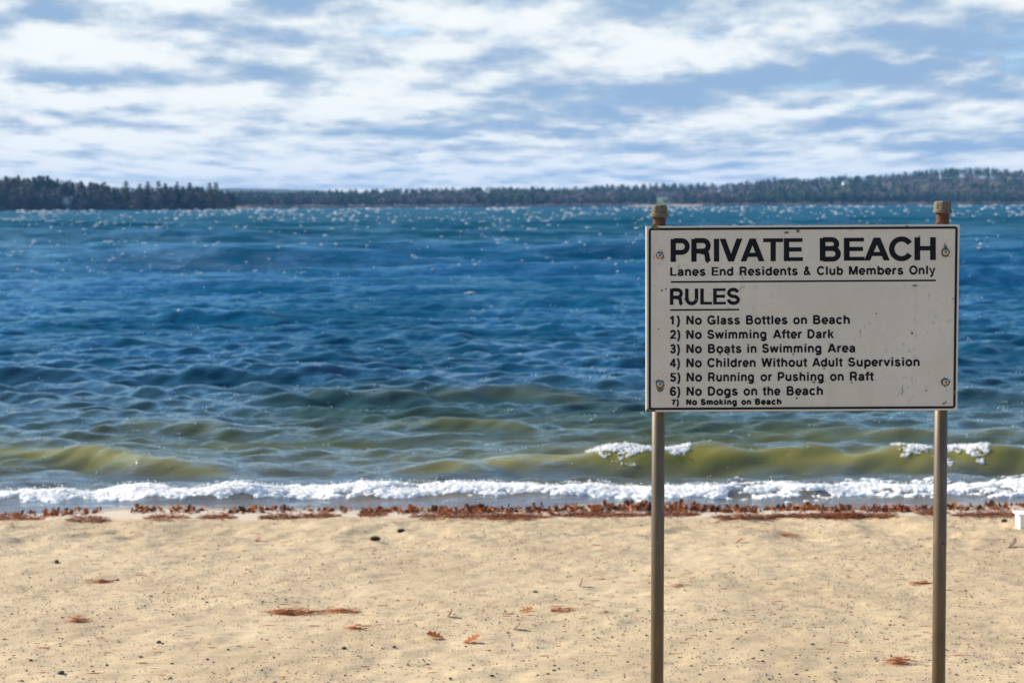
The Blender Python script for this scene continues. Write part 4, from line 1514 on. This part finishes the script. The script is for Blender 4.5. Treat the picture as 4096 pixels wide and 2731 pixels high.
# gravel and crumbs too many to count
n = 38000
gx = rng.uniform(-3.6, 3.6, n)
gy = 4.6 + 5.3 * rng.random(n) ** 1.15
k = fbm(gx * 1.6, gy * 1.6, 101, 3) > rng.uniform(-1.0, 0.7, n)
gx, gy = gx[k], gy[k]
r0 = rng.uniform(0.0010, 0.0031, len(gx)) * (1 + (rng.random(len(gx)) < .05))
c = np.stack([gx, gy, sand_z(gx, gy) + r0 * 0.3], -1)
m_grit, nt, out = material('grit')
principled(nt, out, Base_Color=nt.ramp(nt.n('TexWhiteNoise', dict(noise_dimensions='3D'), Vector=nt.n('VectorMath', dict(operation='SNAP'), i0=nt.n('NewGeometry').outputs['Position'], i1=(0.012, 0.012, 0.5)).outputs[0]).outputs[0],
           [(0.0, (0.035, 0.033, 0.03)), (0.4, (0.10, 0.08, 0.055)), (0.7, (0.20, 0.12, 0.07)), (0.88, (0.5, 0.46, 0.4))]), Roughness=0.85)
tag(blobs_mesh('grit', c, np.stack([r0 * 1.4, r0, r0 * 0.7], -1), m_grit, False, .6), 'dark grit and crumbs of bark strewn over the beach sand', 'grit', kind='stuff')

n = 900
gx = rng.uniform(-3.9, 3.9, n)
gy = 4.7 + 5.3 * rng.random(n)
r0 = rng.uniform(0.6, 1.4, n)
c = np.stack([gx, gy, sand_z(gx, gy) + 0.001], -1)
o = blobs_mesh('needle_scraps', c, np.stack([r0 * rng.uniform(0.008, 0.028, n), r0 * 0.0022, r0 * 0.0016], -1), m_needle, False, .5)
tag(o, 'orange scraps of dead pine needles strewn thinly over the beach sand', 'needle scraps', kind='stuff')

# white tub at the right edge
m_tub, nt, out = material('white_plastic')
principled(nt, out, Base_Color=c4(0.82, 0.82, 0.78), Roughness=0.4)
pt = on_sand(4078 * 2352 / 4096, 2116 * 2352 / 4096)
sc_ = pt.y / 5689
tub = empty('plastic_tub', (pt.x + 0.15, pt.y, sz(pt.x + .1, pt.y)), 'white plastic tub with a rimmed lid, cut off by the right edge of the photo', 'tub')


def frustum(x0, x1, y0, y1, z0, z1, tap):
    v = [(x0 + tap, y0 + tap, z0), (x1 - tap, y0 + tap, z0), (x1 - tap, y1 - tap, z0), (x0 + tap, y1 - tap, z0), (x0, y0, z1), (x1, y0, z1), (x1, y1, z1), (x0, y1, z1)]
    return v, [(3, 2, 1, 0), (0, 1, 5, 4), (1, 2, 6, 5), (2, 3, 7, 6), (3, 0, 4, 7), (4, 5, 6, 7)]


mb = MB()
mb.add(*frustum(-.15, .15, .0, .09, -0.01, .088, .004))
bevel(mb.build('body', m_tub, tub, smooth=False), .004, 2)
mb = MB()
mb.add(*frustum(-.165, .165, -.012, .102, .0885, .1, 0))
bevel(mb.build('lid', m_tub, tub, smooth=False), .003, 2)

# ------------------------------------------------------------------ far shores
m_soil, nt, out = material('forest_floor')
principled(nt, out, Base_Color=nt.ramp(nt.noise(nt.n('NewGeometry').outputs['Position'], 0.08, 4), [(0.3, (0.05, 0.045, 0.03)), (0.7, (0.09, 0.07, 0.045))]), Roughness=1.0)
m_tree, nt, out = material('distant_foliage')
att = nt.n('Attribute', dict(attribute_name='tint')).outputs[0]
principled(nt, out, Base_Color=att, Roughness=0.9)
m_bark, nt, out = material('bark')
principled(nt, out, Base_Color=c4(0.10, 0.075, 0.055), Roughness=0.95)


def tri_cloud(c, size, cols):
    """random small leaf/twig triangles at the given centres"""
    n_ = len(c)
    d = rng.normal(size=(n_, 3, 3))
    d /= np.linalg.norm(d, axis=2, keepdims=True)
    v = c[:, None, :] + d * size[:, None, None]
    return v.reshape(-1, 3), np.arange(n_ * 3).reshape(n_, 3), np.repeat(cols, 3, axis=0)


def conifer_pts(h, r_, n_, bare=0.15):
    t = rng.random(n_) ** 0.8
    lay = np.floor(t * 9) / 9 + rng.random(n_) * 0.06
    z = h * (bare + (1 - bare) * lay)
    env = r_ * (1.03 - lay ** 2.0) ** 0.9 * (0.55 + 0.45 * rng.random(n_)) * (0.75 + 0.5 * vnoise(lay * 9, rng.random() * 99 + 0 * lay, 5)) + 0.15
    a = rng.random(n_) * 6.283
    q = np.sqrt(rng.random(n_))
    return np.stack([np.cos(a) * env * q, np.sin(a) * env * q, z - 0.12 * env * q], -1)


def hard_pts(h, r_, n_):
    d = rng.normal(size=(n_, 3))
    d /= np.linalg.norm(d, axis=1, keepdims=True)
    q = rng.random(n_) ** 0.45
    p = d * q[:, None] * np.array([r_, r_, h * 0.42])
    p[:, 2] += h * 0.56
    return p


CON = [(0.028, 0.072, 0.026), (0.046, 0.092, 0.026), (0.105, 0.12, 0.028), (0.022, 0.052, 0.026)]
HARD = [(0.14, 0.112, 0.10), (0.12, 0.10, 0.075), (0.165, 0.135, 0.128), (0.14, 0.085, 0.055), (0.10, 0.088, 0.07)]


def forest(name, trees, label):
    V, F, Cc = [], [], []
    nb = 0
    for (x, y, z, h, r_, kind, col, n_) in trees:
        p = conifer_pts(h, r_, n_) if kind == 'c' else hard_pts(h, r_, n_)
        p += np.array([x, y, z])
        cl = np.array([*col, 1.0])[None] * np.ones((n_, 1))
        cl[:, :3] *= (0.75 + 0.5 * rng.random((n_, 1)))
        s = (0.30 + 0.20 * r_) * (0.7 + 0.6 * rng.random(n_)) * (1.0 if kind == 'c' else 0.85) * (1.35 if n_ < 70 else 1.0)
        v, f, cc_ = tri_cloud(p, s, cl)
        V.append(v)
        F.append(f + nb)
        Cc.append(cc_)
        nb += len(v)
        # trunk
    o = mesh_np(name, np.concatenate(V), np.concatenate(F), m_tree, False, None, None, np.concatenate(Cc))
    return tag(o, label, 'forest', kind='stuff')


# --- wooded point on the left, 900 m off
PY = 905.0


def x_at(px, y):
    return (px - 1176) / 3267 * y


TIP = x_at(522, PY)


def point_z(x, y):
    inl = sstep(y, PY - 6, PY + 30) * (1 - sstep(x, TIP - 22, TIP + 4))
    hill = 5.5 * (1 - sstep(x, x_at(120, PY), x_at(230, PY))) * sstep(y, PY + 10, PY + 60)
    return WATER_Z - 1.2 + (2.6 + 1.6 * sstep(y, PY, PY + 50)) * inl + hill * inl


gx = np.linspace(-620, TIP + 14, 140)
gy = np.linspace(PY - 14, PY + 130, 40)
X, Y = np.meshgrid(gx, gy)
tag(grid_mesh('wooded_point', X, Y, point_z(X, Y) + 0.2 * fbm(X / 7, Y / 7, 3), m_soil), kind='structure')
trees = []


def pz(x, y):
    return float(point_z(np.array([x]), np.array([y]))[0])


for _ in range(900):
    x = random.uniform(-560, TIP - 3)
    y = PY + 3 + 75 * random.random() ** 1.4
    px = x / y * 3267 + 1176
    con = random.random() < (0.42 if px < 200 else 0.62)
    if 150 < px < 185 and y < PY + 35:
        continue
    tgt = 15.5 if px < 120 else (12.5 if px < 210 else 12.6)
    h = tgt * random.uniform(0.78, 1.0) * (1.0 if not con else 1.02)
    if px > 490:
        h *= 0.85
    col_ = random.choice(CON) if con else random.choice(HARD)
    trees.append((x, y, pz(x, y), h, h * (0.22 if con else 0.30), 'c' if con else 'h', col_, 190 if con else 230))
for _ in range(260):      # bushes at the waterline
    x = random.uniform(-560, TIP - 1)
    y = PY + random.uniform(-1, 8)
    px = x / y * 3267 + 1176
    if 155 < px < 182:
        continue
    trees.append((x, y, pz(x, y), random.uniform(3, 7), 2.2, 'h', random.choice(HARD[3:] + CON[:1]), 80))
forest('forest', trees, 'bare grey brown hardwoods mixed with evergreens covering the wooded point at the left')

# tall pines one can tell apart on the point
PINES2 = [(350, 427, 'tiny pine standing alone in the low gap of the wooded point', .8), (430, 418, 'cone shaped olive pine just right of the low gap in the woods', 1.25),
          (516, 415.5, 'dark narrow pine right of the cone shaped olive pine', .95), (570, 423, 'blunt dark pine in the middle of the wooded point', 1.2), (603, 417, 'tall thin topped pine past the blunt dark pine', .8),
          (646, 415.5, 'yellow green pine with a pointed top', 1.0), (672, 421, 'low dark pine behind the pointed yellow green one', .9), (720, 418, 'flat topped pine fourth from the tip of the point', 1.1),
          (770, 419, 'tall narrow pine third from the tip of the point', .9), (849, 420, 'wide leaning pine second from the tip of the point', 1.2), (873, 419, 'last tall pine at the right tip of the point', .9)]
KP = [(22, 36, 'leftmost dark pine on the hilltop of the wooded point'), (37, 30, 'spiky pine second from the left on the wooded hilltop'), (90, 25, 'tall thin pine in the middle of the wooded hilltop'),
      (60, 34, 'low pine between the spiky ones on the hilltop'), (125, 34, 'low broad pine on the hilltop'), (168, 28, 'wide round topped pine, bulkiest on the hilltop'), (190, 32, 'dark wide pine next to the round topped one'),
      (205, 26, 'thin spire pine at the right of the wooded hilltop'), (222, 33, 'last pine on the right slope of the hilltop')]
# crop coordinates: x 0..2352 over 1024 photo px
for cx_, wtop, lab in [(90, 125, KP[0][2]), (205, 118, KP[1][2]), (150, 150, KP[3][2]), (290, 145, KP[4][2]), (395, 120, KP[5][2]), (430, 135, KP[6][2]), (470, 122, KP[7][2]), (560, 150, KP[8][2])]:
    px = cx_ / 2352 * 1024 * 2352 / 4096
    py = (650 + wtop / 2.297) * 2352 / 4096
    y = PY + random.uniform(35, 60)
    x = x_at(px, y)
    PINES2.append((cx_, wtop, lab, None))
    z0 = pz(x, y)
    d = ray(px * 4096 / 2352, py * 4096 / 2352)
    top = EYE + d.z / d.y * y
    h = top - z0 + 0.4
    e = empty('pine_tree', (x, y, z0), lab, 'pine tree', 'tall pines on the wooded point')
    wide = 1.35 if 'wide' in lab or 'broad' in lab else 0.85
    p = conifer_pts(h, h * 0.29 * wide, 640, 0.25)
    cl = np.array([*random.choice(CON), 1.0])[None] * np.ones((640, 1))
    cl[:, :3] *= (0.75 + 0.5 * rng.random((640, 1)))
    v, f, cc_ = tri_cloud(p, (0.45 + 0.3 * rng.random(640)) * 1.1, cl)
    mesh_np('crown', v, f, m_tree, False, e, None, cc_)
    mb = MB()
    mb.tube([(0, 0, -.5), (0, 0, h * .5), (0, 0, h * .97)], [.3, .2, .03], 7)
    mb.build('trunk', m_bark, e)
for cx_, wtop, lab, wd_ in PINES2:
    if wd_ is None:
        continue
    pxx = cx_ * 2352 / 4096
    y = PY + random.uniform(4, 24)
    x = x_at(pxx, y)
    z0 = pz(x, y)
    d = ray(pxx * 4096 / 2352, wtop * 4096 / 2352)
    h = EYE + d.z / d.y * y - z0 + 0.4
    e = empty('pine_tree', (x, y, z0), lab, 'pine tree', 'tall pines on the wooded point')
    p = conifer_pts(h, h * 0.29 * wd_, 640, 0.12)
    base_c = (0.085, 0.095, 0.03) if ('olive' in lab or 'yellow' in lab) else random.choice(CON)
    cl = np.array([*base_c, 1.0])[None] * np.ones((640, 1))
    cl[:, :3] *= (0.75 + 0.5 * rng.random((640, 1)))
    v, f, cc_ = tri_cloud(p, (0.45 + 0.3 * rng.random(640)) * 1.1, cl)
    mesh_np('crown', v, f, m_tree, False, e, None, cc_)
    mb = MB()
    mb.tube([(0, 0, -.5), (0, 0, h * .5), (0, 0, h * .97)], [.3, .2, .03], 7)
    mb.build('trunk', m_bark, e)

# --- far shore with its ridge, 1450 m off
FY = 1450.0
TOPS = [(-700, 445), (-300, 442), (300, 440), (530, 439), (600, 441), (700, 440), (800, 438), (900, 436), (1000, 433), (1060, 431), (1170, 432), (1300, 432), (1400, 426), (1500, 424),
        (1600, 423), (1700, 419), (1760, 410), (1850, 412), (1950, 404), (2000, 405), (2100, 395), (2190, 387), (2250, 388), (2352, 391), (2600, 398), (3000, 420)]
TREE_H = 12.5
tx = np.array([t[0] for t in TOPS], float)
te = np.array([(yh(a) - b) / 3267 for a, b in TOPS])      # slope above eye level


def far_z(x, y):
    px = x / y * 3267 + 1176
    rise = np.interp(px, tx, te) * 1900 + EYE - TREE_H
    rise = np.maximum(rise, 1.2)
    s = sstep(y, FY + 20, 1900)
    return WATER_Z - 1.0 + 2.2 * sstep(y, FY - 8, FY + 14) + (rise - 1.2 + 0.7) * s


gx = np.linspace(-1400, 1400, 200)
gy = np.concatenate([np.linspace(FY - 20, 2000, 60), [2150, 2400]])
X, Y = np.meshgrid(gx, gy)
Z = far_z(X, Y) + 0.5 * fbm(X / 30, Y / 30, 4)
Z[Y < FY] -= 0.5
tag(grid_mesh('far_shore', X, Y, Z, m_soil), kind='structure')
trees = []
for i in range(5200):
    front = i < 1300
    y = FY + 4 + (34 * random.random() if front else 480 * random.random() ** 1.1)
    px = random.uniform(-350, 2700)
    x = x_at(px, y)
    if 1505 < px < 1537 and y < FY + 100:
        continue
    stand = float(vnoise(np.array([x / 70]), np.array([y / 90]), 55)[0]) + 0.5 * float(vnoise(np.array([x / 22]), np.array([y / 40]), 56)[0])
    con = (stand + (0.6 if y > 1830 else 0.0) + (0.3 if front else 0) + random.gauss(0, .3)) > -0.04
    h = random.uniform(10.0, 13.5) * (1.06 if con else 0.95) * (0.9 if front else 1)
    col_ = random.choice(CON) if con else random.choice(HARD)
    trees.append((x, y, float(far_z(np.array([x]), np.array([y]))[0]), h, h * (0.34 if con else 0.38), 'c' if con and random.random() < .45 else 'h', col_, 64))
forest('forest', trees, 'mixed evergreen and bare woods along the far shore and over the ridge at the right')

# far blue hill
gx = np.linspace(-1200, 400, 120)
X, Y = np.meshgrid(gx, np.linspace(3400, 3900, 12))
px = X / Y * 3267 + 1176
prof = np.interp(px, [330, 430, 500, 560, 620, 700, 790, 900], [441, 437, 434, 432.5, 434, 436, 441, 446])
Z = (yh(px) - prof) / 3267 * 3600 * np.clip((Y - 3380) / 220, 0, 1) + EYE + 0.8 * fbm(X / 25, Y / 60, 6)
m_hill, nt, out = material('far_hill_woods')
principled(nt, out, Base_Color=nt.ramp(nt.noise(nt.n('NewGeometry').outputs['Position'], 0.05, 5), [(0.3, (0.03, 0.05, 0.035)), (0.7, (0.08, 0.075, 0.06))]), Roughness=1.0)
tag(grid_mesh('hills', X, Y, Z, m_hill), kind='structure')


# houses
def simple_mat(name, c_, rough=0.8):
    m_, nt, out = material(name)
    principled(nt, out, Base_Color=nt.ramp(nt.noise(nt.n('TexCoord').outputs['Object'], 1.2, 3), [(0.3, tuple(q * 0.9 for q in c_)), (0.7, c_)]), Roughness=rough)
    return m_


def house(name, px, y, w, dp, wall_h, roof_h, base_z, mats, label, cat, gable_front=True, windows=(), trim=None):
    x = x_at(px, y)
    e = empty(name, (x, y, base_z), label, cat)
    mb = MB()
    mb.box(-w / 2, w / 2, 0, dp, -1, wall_h)
    if gable_front:
        mb.add([(-w / 2, 0, wall_h), (w / 2, 0, wall_h), (0, 0, wall_h + roof_h)], [(0, 1, 2)])
        mb.add([(-w / 2, dp, wall_h), (w / 2, dp, wall_h), (0, dp, wall_h + roof_h)], [(1, 0, 2)])
    mb.build('wall', mats[0], e, smooth=False)
    mb = MB()
    o_, t = 0.5, 0.25
    if gable_front:
        for s in (-1, 1):
            v = [(0, -o_, wall_h + roof_h + t), (s * (w / 2 + o_), -o_, wall_h - o_ * roof_h / (w / 2) + t), (s * (w / 2 + o_), dp + o_, wall_h - o_ * roof_h / (w / 2) + t), (0, dp + o_, wall_h + roof_h + t)]
            v2 = [(a, b, c_ - t + .02) for a, b, c_ in v]
            mb.add(v + v2, [(0, 1, 2, 3), (7, 6, 5, 4), (0, 4, 5, 1), (1, 5, 6, 2), (2, 6, 7, 3)])
    else:
        for s in (0, 1):
            ya, yb = (-o_, dp / 2) if s == 0 else (dp + o_, dp / 2)
            v = [(-w / 2 - o_, ya, wall_h - .1), (w / 2 + o_, ya, wall_h - .1), (w / 2 + o_, yb, wall_h + roof_h), (-w / 2 - o_, yb, wall_h + roof_h)]
            v2 = [(a, b, c_ - t) for a, b, c_ in v]
            mb.add(v + v2, [(0, 1, 2, 3), (7, 6, 5, 4), (0, 4, 5, 1), (1, 5, 6, 2), (3, 7, 4, 0)])
        mb.add([(-w / 2, 0, wall_h), (-w / 2, dp, wall_h), (-w / 2, dp / 2, wall_h + roof_h - .2)], [(0, 1, 2)])
        mb.add([(w / 2, 0, wall_h), (w / 2, dp, wall_h), (w / 2, dp / 2, wall_h + roof_h - .2)], [(1, 0, 2)])
    mb.build('roof', mats[1], e, smooth=False)
    for wx, wz, ww, wh in windows:
        mb = MB()
        mb.box(wx - ww / 2, wx + ww / 2, -.12, -.02, wz, wz + wh)
        mb.build('window', mats[2], e, smooth=False)
    if trim:
        mb = MB()
        for s in trim:
            a = Vector((0, -o_ - .15, wall_h + roof_h + t + .1))
            b = Vector((s * (w / 2 + o_), -o_ - .15, wall_h - o_ * roof_h / (w / 2) + t + .1))
            mb.tube([a, b], .38, 6)
        mb.build('gable_trim', mats[3], e, smooth=False)
    return e


m_dkwall = simple_mat('dark_stained_boards', (0.035, 0.04, 0.05))
m_dkroof = simple_mat('dark_shingles', (0.03, 0.03, 0.035))
m_teal = simple_mat('window_glass', (0.05, 0.16, 0.20), 0.1)
m_trim = simple_mat('pale_trim', (0.26, 0.23, 0.25))
m_mint = simple_mat('mint_boards', (0.38, 0.45, 0.32))
m_palew = simple_mat('pale_boards', (0.55, 0.58, 0.55))
m_blue = simple_mat('blue_tarp', (0.02, 0.16, 0.50))
m_lawn, nt, out = material('lawn_grass')
principled(nt, out, Base_Color=c4(0.20, 0.22, 0.06), Roughness=1.0)
zb = WATER_Z + 1.2
house('lake_house', 187, PY + 12, 8.5, 9, 5.0, 4.6, zb, [m_dkwall, m_dkroof, m_teal, m_trim], 'dark gabled house half hidden in the trees of the wooded point', 'house', True,
      [(2.0, 4.2, 2.2, 2.4), (-2.4, 1.2, 2.0, 1.6), (2.2, 1.0, 2.0, 1.6)], trim=(-1,))
house('boathouse', 155, PY + 4, 3.0, 4, 4.4, 2.8, zb - 0.4, [m_mint, m_palew, m_teal], 'narrow pale green shed by the water left of the dark gabled house', 'shed', True, [(0, 1.0, .8, 1.2)])
# blue tarp over a boat by the shore
x = x_at(203, PY + 5)
e = empty('covered_boat', (x, PY + 5, zb - .3), 'boat under a bright blue cover on the shore right of the dark house', 'boat')
mb = MB()
mb.add([(-2.4, 0, .2), (2.4, 0, .3), (2.4, 1.8, .3), (-2.4, 1.8, .2), (-1.8, .9, 1.5), (1.9, .9, 2.0)], [(0, 1, 5, 4), (1, 2, 5), (2, 3, 4, 5), (3, 0, 4), (3, 2, 1, 0)])
mb.build('cover', m_blue, e, smooth=False)
mb = MB()
mb.add([(-2.5, .1, .35), (2.6, .1, .45), (2.6, 1.7, .45), (-2.5, 1.7, .35), (-1.8, .6, -.4), (2.0, .6, -.4), (2.0, 1.2, -.4), (-1.8, 1.2, -.4)],
       [(0, 4, 5, 1), (1, 5, 6, 2), (2, 6, 7, 3), (3, 7, 4, 0), (4, 7, 6, 5)])
mb.build('hull', m_palew, e, smooth=False)
fz = float(far_z(np.array([x_at(1518, FY + 60)]), np.array([FY + 60.]))[0])
house('lake_house', 1521, FY + 75, 10, 8, 4.0, 3.6, fz + 1.0, [simple_mat('sage_boards', (0.24, 0.27, 0.17)), simple_mat('sage_roof', (0.20, 0.25, 0.20)), m_teal], 'pale house in a green clearing on the far shore behind the near post cap', 'house', False, [(-3, 1, 1.6, 1.6), (0, 1, 1.6, 1.6), (3, 1, 1.6, 1.6)])
house('hill_house', 1940, 1700, 6, 6, 3.0, 2.2, float(far_z(np.array([x_at(1940, 1700)]), np.array([1700.]))[0]) + 10, [simple_mat('glint_white_boards', (0.8, 0.8, 0.8)), m_dkroof, m_teal],  # white wall colour stands in for a bright glint on the hill
      'tiny house, its white walls standing in for a glint, on the wooded hill at the right', 'house', True, [(0, 1, 1.2, 1.2)])
# lawn and little beach in front of the pale house
gx = np.linspace(x_at(1508, FY), x_at(1534, FY), 14)
X, Y = np.meshgrid(gx, np.linspace(FY + 6, FY + 74, 12))
tag(grid_mesh('lawn', X, Y, far_z(X, Y) + 0.9 + 4.5 * sstep(Y, FY + 6, FY + 74), m_lawn), kind='structure')
gx = np.linspace(x_at(1440, FY), x_at(1612, FY), 24)
X, Y = np.meshgrid(gx, np.linspace(FY - 14, FY + 8, 8))
tag(grid_mesh('far_beach', X, Y, WATER_Z - 0.3 + (Y - FY + 14) * 0.085, simple_mat('far_sand', (0.36, 0.28, 0.20))), kind='structure')

# ------------------------------------------------------------------ haze
m_haze, nt, out = material('haze')
vol = nt.n('VolumePrincipled', None, Color=c4(0.18, 0.48, 1.0), Density=0.0001, Anisotropy=0.0)
nt.t.links.new(vol.outputs[0], out.inputs[1])
mb = MB()
mb.box(-4500, 4500, -400, 4300, -15, 95)
tag(mb.build('haze', m_haze, smooth=False), 'thin bluish haze hanging over the lake', 'haze', kind='stuff')
